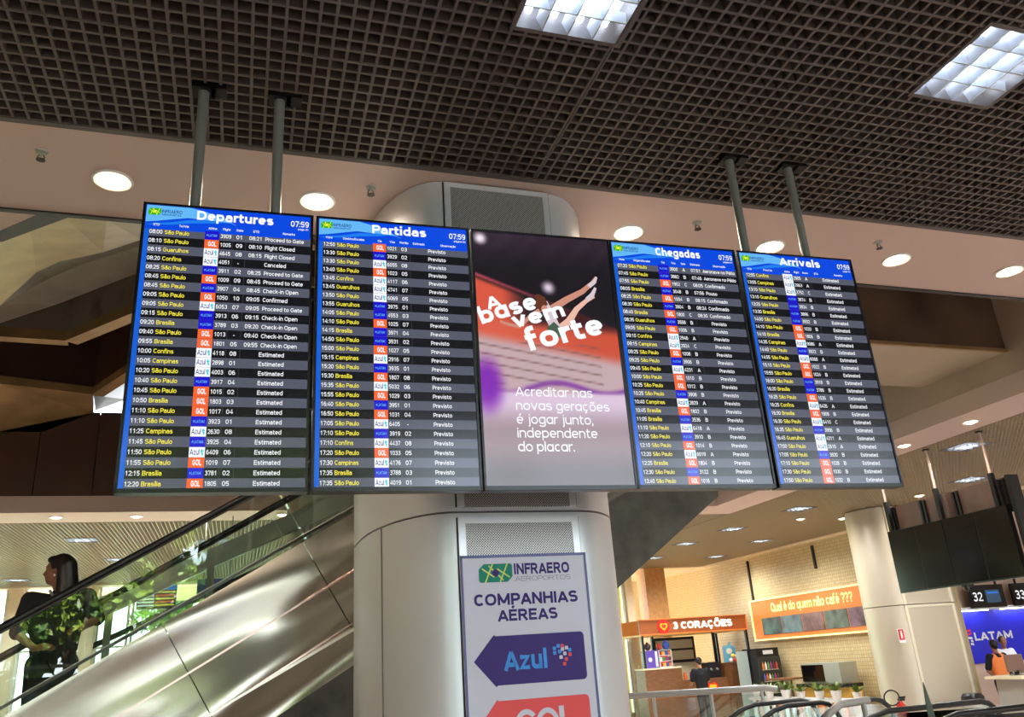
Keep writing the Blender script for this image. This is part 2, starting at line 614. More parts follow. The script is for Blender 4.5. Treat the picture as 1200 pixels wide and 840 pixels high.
def glyph(ch, bold):
    key = (ch, bold)
    if key in _G:
        return _G[key]
    t = (0.07, 0.112, 0.155, 0.09, 0.155)[bold]           # styles 3 and 4 have the round one-storey a
    w, L, R = _strokes(ch, t, bold > 2)
    vs, fs = [], []
    for P, closed in [(q, False) for q in L] + [(q, True) for q in R]:
        n = len(P)
        k0 = len(vs)
        for i in range(n):
            a = P[i - 1] if (i or closed) else P[i]
            b = P[(i + 1) % n] if (i < n - 1 or closed) else P[i]
            d1 = Vector((P[i][0] - a[0], P[i][1] - a[1]))
            d2 = Vector((b[0] - P[i][0], b[1] - P[i][1]))
            d1 = d1.normalized() if d1.length > 1e-9 else d2.normalized()
            d2 = d2.normalized() if d2.length > 1e-9 else d1
            nn = Vector((-(d1.y + d2.y), d1.x + d2.x))
            nn = nn.normalized() if nn.length > 1e-6 else Vector((-d1.y, d1.x))
            k = min(1.0 / max(abs(nn.dot(Vector((-d1.y, d1.x)))), 0.5), 1.6) * t / 2
            vs += [(P[i][0] + nn.x * k, P[i][1] + nn.y * k), (P[i][0] - nn.x * k, P[i][1] - nn.y * k)]
        for i in range(n if closed else n - 1):
            a, b = k0 + 2 * i, k0 + 2 * ((i + 1) % n)
            fs.append((a, a + 1, b + 1, b))
    tight = {'C': 0.05, 'c': 0.03, 'P': 0.05, 'F': 0.05, 'A': 0.03, 'r': 0.04, 'e': 0.01, 'L': 0.03}.get(ch, 0)
    _G[key] = (vs, fs, w + (0.075 - tight if ch != ' ' else 0.09))
    return _G[key]


def tag(o, label=None, cat=None, group=None, kind=None):
    if label:
        o['label'] = label
    if cat:
        o['category'] = cat
    if group:
        o['group'] = group
    if kind:
        o['kind'] = kind
    return o


def thing(name, label, cat, loc=(0, 0, 0), rotz=0, group=None):
    o = bpy.data.objects.new(name, None)
    o.empty_display_size = 0.1
    col.objects.link(o)
    o.location = loc
    o.rotation_euler.z = rotz
    return tag(o, label, cat, group)


def struct(name, mb, smooth=False):
    return tag(mb.build(name, smooth=smooth), kind='structure')


def dup(root, loc, label, rotz=None):
    r = root.copy()
    col.objects.link(r)
    r.location = loc
    if rotz is not None:
        r.rotation_euler.z = rotz
    r['label'] = label
    for ch in list(root.children):
        c = ch.copy()
        col.objects.link(c)
        c.parent = r
        for g in ch.children:
            d = g.copy()
            col.objects.link(d)
            d.parent = c
    return r

# ------------------------------------------------------------------ the setting
fl = MB()
fl.box((-12, -9, -0.3), (26, 28.5, 0), M_FLOOR)
struct('floor', fl)
gr = MB()
gr.box((-60, -70, -0.6), (70, 80, -0.32), noisy(mat('paving', (120, 118, 108), 0.9), (104, 104, 94), (140, 138, 126), 0.6))
struct('ground', gr)

PITCH = 0.0667


def grid(x0, x1, y0, y1, holes=(), M_GRID=M_GRID):
    g = MB()
    hh, th = 0.05, 0.0065

    def spans(a0, a1, cuts):
        out = [(a0, a1)]
        for c0, c1 in cuts:
            nxt = []
            for s0, s1 in out:
                if c1 <= s0 or c0 >= s1:
                    nxt.append((s0, s1))
                else:
                    if c0 > s0:
                        nxt.append((s0, c0))
                    if c1 < s1:
                        nxt.append((c1, s1))
            out = nxt
        return out
    nx = int((x1 - x0) / PITCH)
    for i in range(nx + 1):
        x = x0 + i * PITCH
        for a, b in spans(y0, y1, [(h[2], h[3]) for h in holes if h[0] <= x <= h[1]]):
            g.box((x - th, a, H), (x + th, b, H + hh), M_GRID)
    ny = int((y1 - y0) / PITCH)
    for i in range(ny + 1):
        y = y0 + i * PITCH
        for a, b in spans(x0, x1, [(h[0], h[1]) for h in holes if h[2] <= y <= h[3]]):
            g.box((a, y - th, H + 0.001), (b, y + th, H + hh + 0.001), M_GRID)
    return g


LT = 0.52
NEAR_LIGHTS = [(1.25, 2.38), (3.36, 2.36)]
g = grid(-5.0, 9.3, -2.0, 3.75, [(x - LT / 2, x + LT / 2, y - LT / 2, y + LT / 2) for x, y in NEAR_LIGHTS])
g.box((-5.0, 3.735, H - 0.004), (9.3, 3.77, H + 0.08), M_GRID)
g.box((1.479, -2, H - 0.003), (1.488, 3.74, H + 0.05), M_GRID)       # panel seam
g.box((-5.0, 3.0, H - 0.003), (9.3, 3.008, H + 0.05), M_GRID)
struct('ceiling', g)
FAR_L = [(-2.75, 16.35), (-0.55, 16.75), (-2.45, 19.0), (-0.5, 18.65), (-4.95, 22.0), (3.4, 16.5), (3.4, 19.5)]
FAR_R = [(10.1, 9.2), (10.7, 14.1), (10.65, 16.55), (12.75, 18.6), (10.65, 18.75), (11.15, 21.5), (13.2, 21.6), (12.4, 11.4)]
struct('ceiling', grid(-8.0, 9.3, 14.6, 23.4, [(x - LT / 2, x + LT / 2, y - LT / 2, y + LT / 2) for x, y in FAR_L], M_GRID_LIT))
struct('ceiling', grid(9.36, 15.96, 5.0, 24.0, [(x - LT / 2, x + LT / 2, y - LT / 2, y + LT / 2) for x, y in FAR_R], M_GRID_LIT))
c = MB()
for a, b in (((-8, -2.05), (26, 3.76)), ((-8, 14.56), (9.36, 28.5)), ((9.36, 3.76), (26, 28.5))):
    c.box((a[0], a[1], H + 0.3), (b[0], b[1], H + 0.4), M_PLENUM)
c.box((-8, -9, 6.4), (26, -2.0, 6.5), M_SOFFIT)
c.box((-8, -2.1, H), (26, -2.0, 6.45), M_SOFFIT)                   # plain plaster beyond the open grid
c.box((-8, -2.05, H), (-5.05, 3.76, H + 0.05), M_SOFFIT)
c.box((9.36, -2.05, H), (26, 4.95, H + 0.05), M_SOFFIT)
c.box((16.0, 4.95, H), (26, 28.5, H + 0.05), M_SOFFIT)
struct('ceiling', c)
s = MB()
s.box((-8, 3.77, H), (9.36, 4.62, H + 0.25), M_SOFFIT)                # strip in front of the void
s.box((8.55, 4.62, H), (9.36, 14.56, H + 0.25), M_SOFFIT)
s.box((-8, 13.71, H), (8.55, 14.56, H + 0.25), M_SOFFIT)
struct('ceiling', s)
s = MB()
s.box((-8, 23.45, H - 0.02), (9.36, 28.5, H + 0.2), M_CREAM)
s.box((9.36, 24.05, H - 0.02), (14.5, 28.5, H + 0.2), M_CREAM)
s.box((14.2, 5.0, H - 0.02), (14.5, 24.05, H + 0.04), M_CREAM)
struct('ceiling', s)
tr = MB()
tr.box((-8, 4.60, H - 0.012), (8.55, 4.635, H + 0.04), M_TRIM)        # dark edge of the near strip
struct('trim_1', tr)

# walls of the void above the hall
v = MB()
v.box((-8, 3.75, H + 0.28), (8.6, 4.6, 9), M_TAUPE)
struct('wall_front', v)
v = MB()
v.box((8.56, 4.62, H + 0.25), (8.8, 14.0, 9), M_TAUPE)
struct('wall_right', v)
v = MB()                                                              # far gallery front: upright brown panels with open joints
x = -8.0
edges = [-8.0, -6.8, -5.55, -4.3, -3.05, -2.25, -1.0, 0.1]
for a, b in zip(edges[:-1], edges[1:]):
    top = 5.78 if b <= -3.0 else (6.0 if b < -2 else 6.0)
    v.box((a + 0.006, 13.72, H + 0.02), (b - 0.006, 13.8, top), M_DARKWALL)
v.box((-8, 13.8, H + 0.2), (-3.0, 13.95, 5.75), M_TRIM)
v.box((-3.0, 13.8, H + 0.2), (0.1, 13.95, 5.98), M_TRIM)
v.box((0.69, 13.72, H + 0.02), (8.55, 13.9, 6.0), M_DARKWALL)
v.box((0.1, 13.72, 4.9), (0.69, 13.9, 6.0), M_DARKWALL)
struct('wall_back', v)
v = MB()
v.box((0.1, 13.78, H + 0.02), (0.69, 13.8, 4.9), mat('blue_tinted_glass', (72, 128, 140), 0.08, 0.0, 0.8))
v.box((0.30, 13.74, H + 0.02), (0.325, 13.81, 4.9), M_TRIM)
struct('window_1', v)
v = MB()
v.box((-8, 3.75, 8.6), (8.8, 15, 8.9), M_TRIM)
struct('ceiling', v)
v = MB()
v.box((-8.3, -9, 0), (-8, 28.5, 9), M_CREAM)
struct('wall_left', v)

# folded plates under the upper floor, left of the board
f = MB()


def plate(pts, m, h=0.25):
    n = len(pts)
    f.add(list(pts) + [(x, y, z + h) for x, y, z in pts],
          [tuple(range(n)), tuple(range(2 * n - 1, n - 1, -1))] + [(i, (i + 1) % n, (i + 1) % n + n, i + n) for i in range(n)], m)


top = [(-4.2, 6.9, 5.45), (-1.52, 6.6, 5.5), (-0.94, 6.6, 5.5), (0.2, 6.6, 5.5), (8.5, 6.6, 5.5)]
low = [(-4.2, 9.2, 5.5), (-2.49, 8.8, 5.62), (-2.08, 8.3, 5.79), (-1.84, 8.1, 5.83), (-1.42, 7.8, 5.81), (-1.04, 7.4, 5.77), (-0.47, 7.0, 5.69), (0.4, 6.85, 5.65)]
topp = [(-4.2, 7.6, 5.5), (-2.12, 7.2, 5.56), (-1.82, 6.9, 5.53), (-1.52, 6.6, 5.5), (-1.2, 6.6, 5.5), (-0.94, 6.6, 5.5), (-0.4, 6.6, 5.5), (0.3, 6.6, 5.5)]
for i in range(7):
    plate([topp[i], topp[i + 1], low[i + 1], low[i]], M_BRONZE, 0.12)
base = [(-4.6, 11.2, 5.95), (-2.88, 10.3, 6.04), (-2.2, 9.86, 6.14), (-1.7, 9.5, 6.23), (-1.26, 9.2, 6.31), (-0.8, 8.8, 6.37), (-0.4, 8.5, 6.4), (0.6, 7.9, 6.5)]
mid = [((a[0] + b[0]) / 2, (a[1] + b[1]) / 2, (a[2] + b[2]) / 2 + 0.14) for a, b in zip(low, base)]
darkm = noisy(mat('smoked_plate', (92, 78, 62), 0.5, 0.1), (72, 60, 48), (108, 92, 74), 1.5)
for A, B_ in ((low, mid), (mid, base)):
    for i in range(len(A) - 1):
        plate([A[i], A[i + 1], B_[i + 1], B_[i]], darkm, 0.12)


def fascia(path, z0, z1, m, lip, mlip):
    for (x0, y0), (x1, y1) in zip(path[:-1], path[1:]):
        d = Vector((x1 - x0, y1 - y0, 0)).normalized()
        nrm = Vector((-d.y, d.x, 0)) * 0.14
        for (a, b, mm, o) in ((z0, z0 + lip, mlip, -0.03), (z0 + lip, z1, m, 0)):
            q = nrm.normalized() * o
            P = [(x0 + q.x, y0 + q.y), (x1 + q.x, y1 + q.y), (x1 + nrm.x, y1 + nrm.y), (x0 + nrm.x, y0 + nrm.y)]
            f.prism(P, a, b, mm, 2)


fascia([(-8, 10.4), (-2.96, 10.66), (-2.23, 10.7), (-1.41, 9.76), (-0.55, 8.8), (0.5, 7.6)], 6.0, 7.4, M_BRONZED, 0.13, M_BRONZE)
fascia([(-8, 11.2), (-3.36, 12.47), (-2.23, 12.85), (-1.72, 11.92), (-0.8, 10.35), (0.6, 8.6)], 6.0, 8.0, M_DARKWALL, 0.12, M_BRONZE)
for q in (((-2.23, 12.85, 6.0), (-1.72, 11.92, 6.0), (-1.9, 13.71, 6.22), (-2.33, 13.71, 6.02)), ((-1.72, 11.92, 6.0), (-0.8, 10.35, 6.0), (-0.6, 13.71, 6.7), (-1.9, 13.71, 6.22)),
          ((-0.8, 10.35, 6.0), (0.6, 8.6, 6.0), (0.6, 13.71, 7.1), (-0.6, 13.71, 6.7))):
    plate(list(q), M_DARKWALL, 0.1)
plate([(-8, 11.3, 6.0), (-3.36, 12.5, 6.0), (-2.25, 12.9, 6.0), (-2.35, 13.71, 5.99), (-3.04, 13.71, 5.66), (-3.6, 13.71, 5.66), (-8, 13.71, 5.7)], M_BRONZE, 0.1)
struct('ceiling', f)
f = MB()
plate([(-1.9, 5.3, 4.9), (-1.41, 5.5, 4.9), (-1.72, 5.8, 4.9), (-3.5, 6.4, 4.9), (-3.5, 5.2, 4.9)], M_SOFFIT)
plate([(-1.41, 5.52, 4.91), (-1.2, 5.5, 4.91), (-1.74, 5.98, 4.91), (-3.5, 6.7, 4.91), (-3.5, 6.42, 4.91), (-1.73, 5.82, 4.91)], M_TRIM)
struct('ceiling', f)
f = MB()                                                              # dark glossy bulkhead right of the board
mgl = noisy(mat('glossy_brown_panel', (84, 66, 56), 0.2, 0.0, 0.6), (70, 52, 44), (120, 100, 86), 0.9, (1, 1, 1), 2)
f.box((5.9, 6.89, 4.97), (8.56, 6.95, 7.2), mgl)
f.box((5.9, 6.90, 4.955), (8.56, 8.22, 5.03), M_TAUPE)
f.box((5.9, 6.87, 4.945), (8.56, 6.91, 4.985), M_BRONZE)
f.box((5.9, 8.14, 4.96), (8.56, 8.22, 7.2), M_TAUPE)
f.box((5.9, 6.95, 5.0), (5.98, 8.2, 7.2), M_TAUPE)
f.box((5.21, 6.2, 4.96), (5.9, 8.22, 5.06), M_TAUPE)
struct('ceiling', f)

f = MB()
f.box((-1.2, 14.3, 5.9), (8.8, 14.5, 9), M_TRIM)
f.box((-8, 14.3, 6.6), (-1.2, 14.5, 9), M_TRIM)
f.box((-8, 14.3, 4.7), (-2.6, 14.5, 6.6), M_TRIM)
struct('wall_back', f)

# far glazing, left hall
FW = 24.0
win = MB()
for i, (a, b) in enumerate(((-8, -5.55), (-5.15, -3.9), (-3.45, -2.75), (-2.65, 1.0), (1.2, 4.6), (5.0, 8.4), (8.8, 11.2))):
    q = MB()
    q.box((a, FW, 0.3), (b, FW + 0.012, 4.36), M_PANEG)
    for xx in (a, b):
        q.box((xx - 0.03, FW - 0.04, 0.2), (xx + 0.03, FW + 0.05, 4.4), M_WHITE)
    q.box((a, FW - 0.03, 2.9), (b, FW + 0.05, 2.95), M_WHITE)
    q.box((a, FW - 0.04, 0.0), (b, FW + 0.1, 0.3), M_CREAM)
    struct('window_%d' % (i + 2), q)
pr = MB()
for a, b in ((-5.5, -5.2), (-3.85, -3.5), (1.03, 1.17), (4.63, 4.97), (8.43, 8.77), (11.25, 11.5)):
    pr.box((a, FW - 0.15, 0), (b, FW + 0.3, H - 0.02), M_CREAM)
struct('wall_far', pr)
pr = MB()
pr.box((11.98, 23.9, 0), (12.68, 24.5, H - 0.02), noisy(mat('orange_brown_tile', (188, 140, 84), 0.5), (176, 128, 74), (198, 150, 94), 9))
pr.box((11.55, 28.2, 0), (15, 28.5, H), M_CREAM)
struct('wall_far', pr)
tw = MB()
tw.box((14.5, 14.7, 0), (14.8, 28.2, H), M_TILE)
struct('wall_tile', tw)
# check-in hall back wall
lw = MB()
lw.box((14.85, 19.0, 0), (26, 19.25, H), mat('pinkish_plaster', (214, 190, 170), 0.6))
struct('wall_checkin', lw)
lw = MB()
lw.box((26, -9, 0), (26.3, 28.5, 6.5), M_CREAM)
struct('wall_east', lw)
# street front behind the camera
for i in range(11):
    a = -8 + i * 3.09
    q = MB()
    q.box((a + 0.2, -9, 0.12), (a + 2.95, -8.985, 6.1), M_PANE)
    for xx in (a + 0.17, a + 1.55, a + 2.95):
        q.box((xx - 0.03, -9.05, 0.1), (xx + 0.03, -8.93, 6.12), M_GREYMETAL)
    for zz in (2.45, 4.3):
        q.box((a + 0.17, -9.05, zz), (a + 2.95, -8.93, zz + 0.07), M_GREYMETAL)
    struct('window_%d' % (i + 10), q)
q = MB()
for i in range(12):
    a = -8 + i * 3.09
    q.box((a - 0.14, -9.2, 0), (a + 0.16, -8.85, 6.4), M_CREAM)
q.box((-8, -9.2, 6.12), (26, -8.9, 6.45), M_CREAM)
q.box((-8, -9.1, 0), (26, -8.9, 0.1), M_TRIM)
struct('wall_street', q)

# ------------------------------------------------------------------ column with its perforated panel
CX0 = 1.28


def column_shell(y0, lw, rw, fw, depth, z0, z1, mb, m, inset=0.0):
    """plan: flat front, long elliptical shoulders, straight sides"""
    P = []
    for k in range(13):
        t = PI / 2 * k / 12
        P.append((-fw - (lw - fw) * math.sin(t), y0 + depth * (1 - math.cos(t))))
    Q = []
    for k in range(13):
        t = PI / 2 * k / 12
        Q.append((fw + (rw - fw) * math.sin(t), y0 + depth * (1 - math.cos(t))))
    R = P + [(-lw, y0 + depth + 0.25), (-lw * 0.6, y0 + depth + 0.75), (rw * 0.6, y0 + depth + 0.75), (rw, y0 + depth + 0.25)] + Q[::-1]
    mb.prism(R[::-1], z0, z1, m, 2)


SEAM_T = math.radians(58)
colm = thing('column', 'silver clad round-shouldered column behind the row of flight screens', 'column', (CX0, 3.86, 0))
for z0, z1 in ((0, 2.552), (2.562, H - 0.004)):
    b = MB()
    column_shell(0, 0.66, 0.74, 0.31, 0.86, z0, z1, b, M_SILVER)
    b.build('cladding_panel', colm, smooth=True)
b = MB()
column_shell(0.02, 0.645, 0.725, 0.3, 0.84, 2.547, 2.567, b, mat('joint_grey', (110, 108, 104), 0.5))
b.build('joint_ring', colm)
b = MB()
b.tube([(-0.31 - 0.35 * math.sin(SEAM_T), 0.86 * (1 - math.cos(SEAM_T)), z) for z in (0.02, 2.55)], 0.005, MATS['joint_grey'], 8)
b.build('shell_seam', colm)
for z0, z1 in ((0.05, 2.53), (2.58, H - 0.01)):
    b = MB()
    b.box((-0.27, -0.012, z0), (0.28, 0.01, z1), M_PERF)
    pp = b.build('perforated_panel', colm)
    b = MB()
    for a, c_ in (((-0.305, z0), (-0.27, z1)), ((0.28, z0), (0.315, z1)), ((-0.27, z1 - 0.03), (0.28, z1))):
        b.box((a[0], -0.016, a[1]), (c_[0], 0.012, c_[1]), M_SILVER)
    b.box((-0.312, -0.006, z0), (-0.305, 0.02, z1), M_TRIM)
    b.box((0.315, -0.006, z0), (0.321, 0.02, z1), M_TRIM)
    b.build('panel_frame', colm)


def far_column(x, y, label):
    m = mat('cream_cladding', (186, 174, 152), 0.4, 0.15)
    r = thing('column', label, 'column', (x, y, 0))
    for z0, z1 in ((0, 2.44), (2.455, H - 0.03)):
        b = MB()
        column_shell(0, 0.95, 0.95, 0.55, 0.5, z0, z1, b, m)
        b.build('cladding_panel', r, smooth=True)
        b = MB()
        for xx in (-0.62, 0.55):
            b.box((xx, -0.02, z0), (xx + 0.06, 0.03, z1), mat('pale_edge_strip', (214, 204, 178), 0.4))
        b.box((-0.62, -0.015, z1 - 0.05), (0.6, 0.03, z1), MATS['pale_edge_strip'])
        b.build('edge_strip', r)
    return r


far_column(13.12, 13.8, 'cream clad column with framed front face beside the tiled cafe wall')
far_column(1.55, 12.3, 'grey-lit cream column seen above the escalator, left of the big silver column')

# ------------------------------------------------------------------ the row of flight screens
ANG = math.radians(-1.6)
S_DARK = screen('pixel_dark_row', (20, 21, 25), 1)
S_GREY = screen('pixel_grey_row', (82, 85, 100), 1)
S_BLUE = screen('pixel_blue', (8, 70, 214), 1)
S_LBLUE = screen('pixel_light_blue', (96, 176, 236), 1)
S_MBLUE = screen('pixel_mid_blue', (30, 120, 228), 1)
S_SIDE = screen('pixel_side_blue', (22, 92, 204), 1)
S_WHITE = screen('pixel_white', (240, 242, 246), 1)
S_YEL = screen('pixel_yellow', (240, 226, 70), 1)
S_ORANGE = screen('pixel_orange', (236, 98, 48), 1)
S_NAVY = screen('pixel_navy', (28, 20, 196), 1)
S_GREEN = screen('pixel_green', (52, 168, 40), 1)
S_LIME = screen('pixel_lime', (220, 232, 60), 1)
S_INK = screen('pixel_ink', (20, 46, 120), 1)
S_CYAN = screen('pixel_cyan', (40, 190, 220), 1)
UW, UH = 0.695, 1.2255
TOPZ = 1.85 + 0.5874 * 3.243


def bpt(u, yb):
    """point on the board: u panel widths from its left end, yb metres from the viewer's side"""
    x0 = -0.5536 + u * UW
    return (x0 * math.cos(ANG) - yb * math.sin(ANG), x0 * math.sin(ANG) + yb * math.cos(ANG))


def display_case(t, mscreen):
    b = MB()
    b.box((0.0, 0.0, -UH), (0.689, 0.055, 0), M_BLACK)
    b.box((0.06, 0.055, -UH + 0.12), (0.63, 0.085, -0.12), M_BLACK)
    b.build('casing', t)
    b = MB()
    for a, c_ in (((0, -UH), (0.009, 0)), ((0.680, -UH), (0.689, 0)), ((0, -0.008), (0.689, 0)), ((0, -UH), (0.689, -UH + 0.017))):
        b.box((a[0], -0.010, a[1]), (c_[0], 0.0, c_[1]), M_BLACK)
    b.build('bezel', t)
    b = MB()
    b.box((0.009, -0.003, -UH + 0.017), (0.680, 0.0, -0.008), mscreen)
    return b.build('screen', t)


def V(v):
    return -v * UH


def U(u):
    return u * UW


def badge(mb, kind, x, z, w_, h_):
    y = -0.0045
    m = {'L': S_NAVY, 'G': S_ORANGE, 'A': S_WHITE}[kind]
    mb.box((x, y, z - h_ / 2), (x + w_, y + 0.001, z + h_ / 2), m)
    y -= 0.0008
    if kind == 'G':
        mb.text('GOL', (x + w_ * 0.55, y, z - h_ * 0.28), h_ * 0.84, S_WHITE, align='c', fit=w_ * 0.58, bold=2)
    elif kind == 'A':
        mb.text('Azul', (x + w_ * 0.06, y, z - h_ * 0.26), h_ * 0.82, S_INK, fit=w_ * 0.62, bold=1)
        mb.box((x + w_ * 0.76, y, z - h_ * 0.1), (x + w_ * 0.84, y + 0.0005, z + h_ * 0.3), S_CYAN)
        mb.box((x + w_ * 0.72, y, z + h_ * 0.05), (x + w_ * 0.92, y + 0.0005, z + h_ * 0.18), S_CYAN)
        mb.box((x + w_ * 0.80, y, z - h_ * 0.3), (x + w_ * 0.90, y + 0.0005, z - h_ * 0.05), S_CYAN)
    else:
        mb.text('LATAM', (x + w_ * 0.55, y, z - h_ * 0.15), h_ * 0.42, S_LBLUE, align='c', fit=w_ * 0.6, bold=1)
        mb.poly([(x + w_ * 0.14, y, z + h_ * 0.12), (x + w_ * 0.12, y, z - h_ * 0.12), (x + w_ * 0.2, y, z - h_ * 0.05), (x + w_ * 0.22, y, z + h_ * 0.05)], S_LBLUE)


def infraero_mark(mb, x, z, w_, h_, y, mg, ml, md, uz=(0, 0, 1)):
    k = h_ * 0.3
    P = [(x + k * .3, z), (x + w_ - k, z), (x + w_, z + k), (x + w_, z + h_ - k * .3), (x + w_ - k * .3, z + h_), (x + k, z + h_), (x, z + h_ - k), (x, z + k * .3)]
    mb.poly([(a, y, c_) for a, c_ in P], mg)
    for (ax, az), (bx, bz) in (((0.18, 0), (0.42, 1)), ((0.62, 0), (0.86, 1)), ((0.1, 0.75), (0.45, 0.28)), ((0.55, 0.72), (0.92, 0.25)), ((0.3, 0.9), (0.72, 0.1))):
        d = Vector((bx - ax, 0, bz - az))
        nrm = Vector((-(bz - az) * h_, 0, (bx - ax) * w_)).normalized() * h_ * 0.035
        A = Vector((x + ax * w_, y - 0.0004, z + az * h_))
        B_ = Vector((x + bx * w_, y - 0.0004, z + bz * h_))
        mb.poly([A - nrm, B_ - nrm, B_ + nrm, A + nrm], ml)
    mb.poly([(x + w_ * .5 + h_ * .2 * math.cos(q * PI / 8), y - 0.0008, z + h_ * .5 + h_ * .2 * math.sin(q * PI / 8)) for q in range(16)], md)


def flight_display(u0, label, title, cols, page, rows):
    x, y = bpt(u0, 3.243)
    t = thing('flight_display', label, 'flight information screen', (x, y + 0.010, TOPZ), ANG, 'flight information screens in the hanging row')
    display_case(t, S_DARK)
    b = MB()                                                          # header
    L, R = 0.0135, 0.6845
    y = -0.0042
    hb = 0.099
    b.box((L - 0.002, y, V(hb)), (R - 0.008, y + 0.001, -0.0085), S_BLUE)
    y -= 0.0006
    wave = [(0.019, 0.073), (0.08, 0.068), (0.13, 0.062), (0.19, 0.055), (0.255, 0.048), (0.32, 0.05), (0.4, 0.052), (0.5, 0.056), (0.54, 0.066), (0.46, 0.04), (0.36, 0.02), (0.27, 0.008), (0.019, 0.008)]
    b.poly([(U(a), y, V(c_)) for a, c_ in wave], S_LBLUE)
    w2 = [(0.019, 0.084), (0.08, 0.076), (0.16, 0.07), (0.26, 0.056), (0.36, 0.052), (0.46, 0.056), (0.40, 0.062), (0.28, 0.068), (0.15, 0.08)]
    b.poly([(U(a), y - 0.0003, V(c_)) for a, c_ in w2], S_MBLUE)
    hd = b.build('header', t)
    b = MB()
    b.box((L - 0.002, -0.0042, V(0.985)), (U(0.043), -0.0032, V(hb)), S_SIDE)
    b.build('side_stripe', t)
    b = MB()
    b.text(title, (U(0.53), -0.0062, V(0.052)), 0.062, S_WHITE, align='c', fit=U(0.052 * len(title) * (0.86 if title != 'Departures' else 0.87)), bold=2)
    b.build('title', hd)
    b = MB()
    b.text('07:59', (U(0.967), -0.0062, V(0.0505)), 0.040, S_WHITE, align='r', fit=U(0.112), bold=1)
    b.text(page, (U(0.965), -0.0062, V(0.063)), 0.012, S_WHITE, align='r', bold=1)
    b.build('clock', hd)
    b = MB()
    infraero_mark(b, U(0.03), V(0.046), U(0.072), UH * 0.027, -0.0062, S_GREEN, S_LIME, S_LIME)
    b.text('INFRAERO', (U(0.106), -0.0062, V(0.036)), 0.022, S_INK, fit=U(0.115), bold=1)
    b.text('AEROPORTOS', (U(0.106), -0.0062, V(0.0455)), 0.011, S_INK, fit=U(0.11), bold=1)
    b.build('logo', hd)
    b = MB()
    for s_, cx in zip(cols, (0.082, 0.235, 0.399, 0.48, 0.556, 0.652, 0.846)):
        b.text(s_, (U(cx), -0.0062, V(0.0865)), 0.0155, S_WHITE, align='c', wide=0.8, bold=1)
    b.build('column_headings', hd)
    p_, v0 = 0.0332, 0.109
    for i, rw in enumerate(rows):
        zc = V(v0 + p_ * i)
        hh = p_ * UH
        z0 = max(zc - hh / 2, V(0.9855))
        b = MB()
        m = S_GREY if i % 2 == 0 else S_DARK
        y = -0.0040
        b.box((U(0.043), y, z0), (U(0.9765), y + 0.0008, zc + hh / 2), m)
        y -= 0.0006
        if i % 2:
            for uu in (0.127, 0.515, 0.592):
                b.box((U(uu), y + 0.0001, z0), (U(uu) + 0.0009, y + 0.0004, zc + hh / 2), S_GREY)
        zb = zc - 0.0088
        sz = 0.0262
        tm, city, al, fn, gt, et, rm = rw
        b.text(tm, (U(0.046), y, zb), sz, S_WHITE, fit=U(0.074))
        b.text(city, (U(0.130), y, zb), sz, S_YEL, wide=0.80)
        b.text(fn, (U(0.445), y, zb), sz, S_WHITE, fit=U(0.064))
        b.text(gt, (U(0.556), y, zb), sz, S_WHITE, align='c', wide=0.85)
        if et:
            b.text(et, (U(0.612), y, zb), sz, S_WHITE, fit=U(0.078))
            b.text(rm, (U(0.706), y, zb), sz, S_WHITE, wide=0.80)
        else:
            b.text(rm, (U(0.706) if rm == 'Canceled' else U(0.77), y, zb), sz, S_WHITE, align='l' if rm == 'Canceled' else 'c', wide=0.80)
        r = b.build('flight_row', t)
        k = MB()
        badge(k, al, U(0.356), zc, U(0.082), hh * 0.97)
        k.build('airline_badge', r)
    return t


SP, BR, CP, CF, GU = 'São Paulo', 'Brasília', 'Campinas', 'Confins', 'Guarulhos'


def rows(txt, rem):
    out = []
    nm = {'S': SP, 'B': BR, 'C': CP, 'F': CF, 'U': GU}
    for ln in txt.strip().split('\n'):
        q = ln.strip().split('|')
        a = q[0].split()
        et, rm = (q[1], q[2]) if len(q) > 2 else ('', rem)
        out.append((a[0], nm[a[1]], a[2], a[3], a[4], et.strip(), rm.strip()))
    return out


dep = rows('''08:00 S L 3909 01|08:21|Proceed to Gate
08:10 S G 1005 09|08:10|Flight Closed
08:15 U A 4645 08|08:15|Flight Closed
08:20 F A 4051 -||Canceled
08:25 S L 3911 02|08:25|Proceed to Gate
08:45 S G 1009 09|08:45|Proceed to Gate
08:45 S L 3907 04|08:45|Check-in Open
09:05 S G 1050 10|09:05|Confirmed
09:05 S A 6053 07|09:05|Proceed to Gate
09:15 S L 3913 06|09:15|Check-in Open
09:20 B L 3789 03|09:20|Check-in Open
09:40 S G 1013 -|09:40|Check-in Open
09:55 B G 1801 05|09:55|Check-in Open
10:00 F A 4118 08
10:05 C A 2898 01
10:20 S A 4003 06
10:40 S L 3917 04
10:45 S G 1015 02
10:50 B G 1803 03
11:10 S G 1017 04
11:10 S L 3923 01
11:25 C A 2630 08
11:45 S L 3925 04
11:50 S A 6409 06
11:55 S G 1019 07
12:15 B L 3781 02
12:20 B G 1805 05''', 'Estimated')
part = rows('''12:50 S G 1021 03
13:30 S L 3929 02
13:30 S A 6055 08
13:40 S G 1023 05
13:45 F A 4117 06
13:45 U A 4741 07
13:50 S A 6069 05
13:55 U L 3975 01
14:05 S L 4553 03
14:10 S G 1025 07
14:15 B L 3971 04
14:50 S L 3931 02
15:00 S G 1027 05
15:15 C A 2916 07
15:20 S L 3935 01
15:30 B G 1807 08
15:35 S A 5032 06
15:55 S G 1029 03
16:40 S L 3951 01
16:50 S G 1031 04
17:05 S A 6405 -
17:10 S L 3919 02
17:10 F A 4437 08
17:20 S G 1033 05
17:30 C A 4176 07
17:35 B L 3788 03
17:35 S A 4019 01''', 'Previsto')
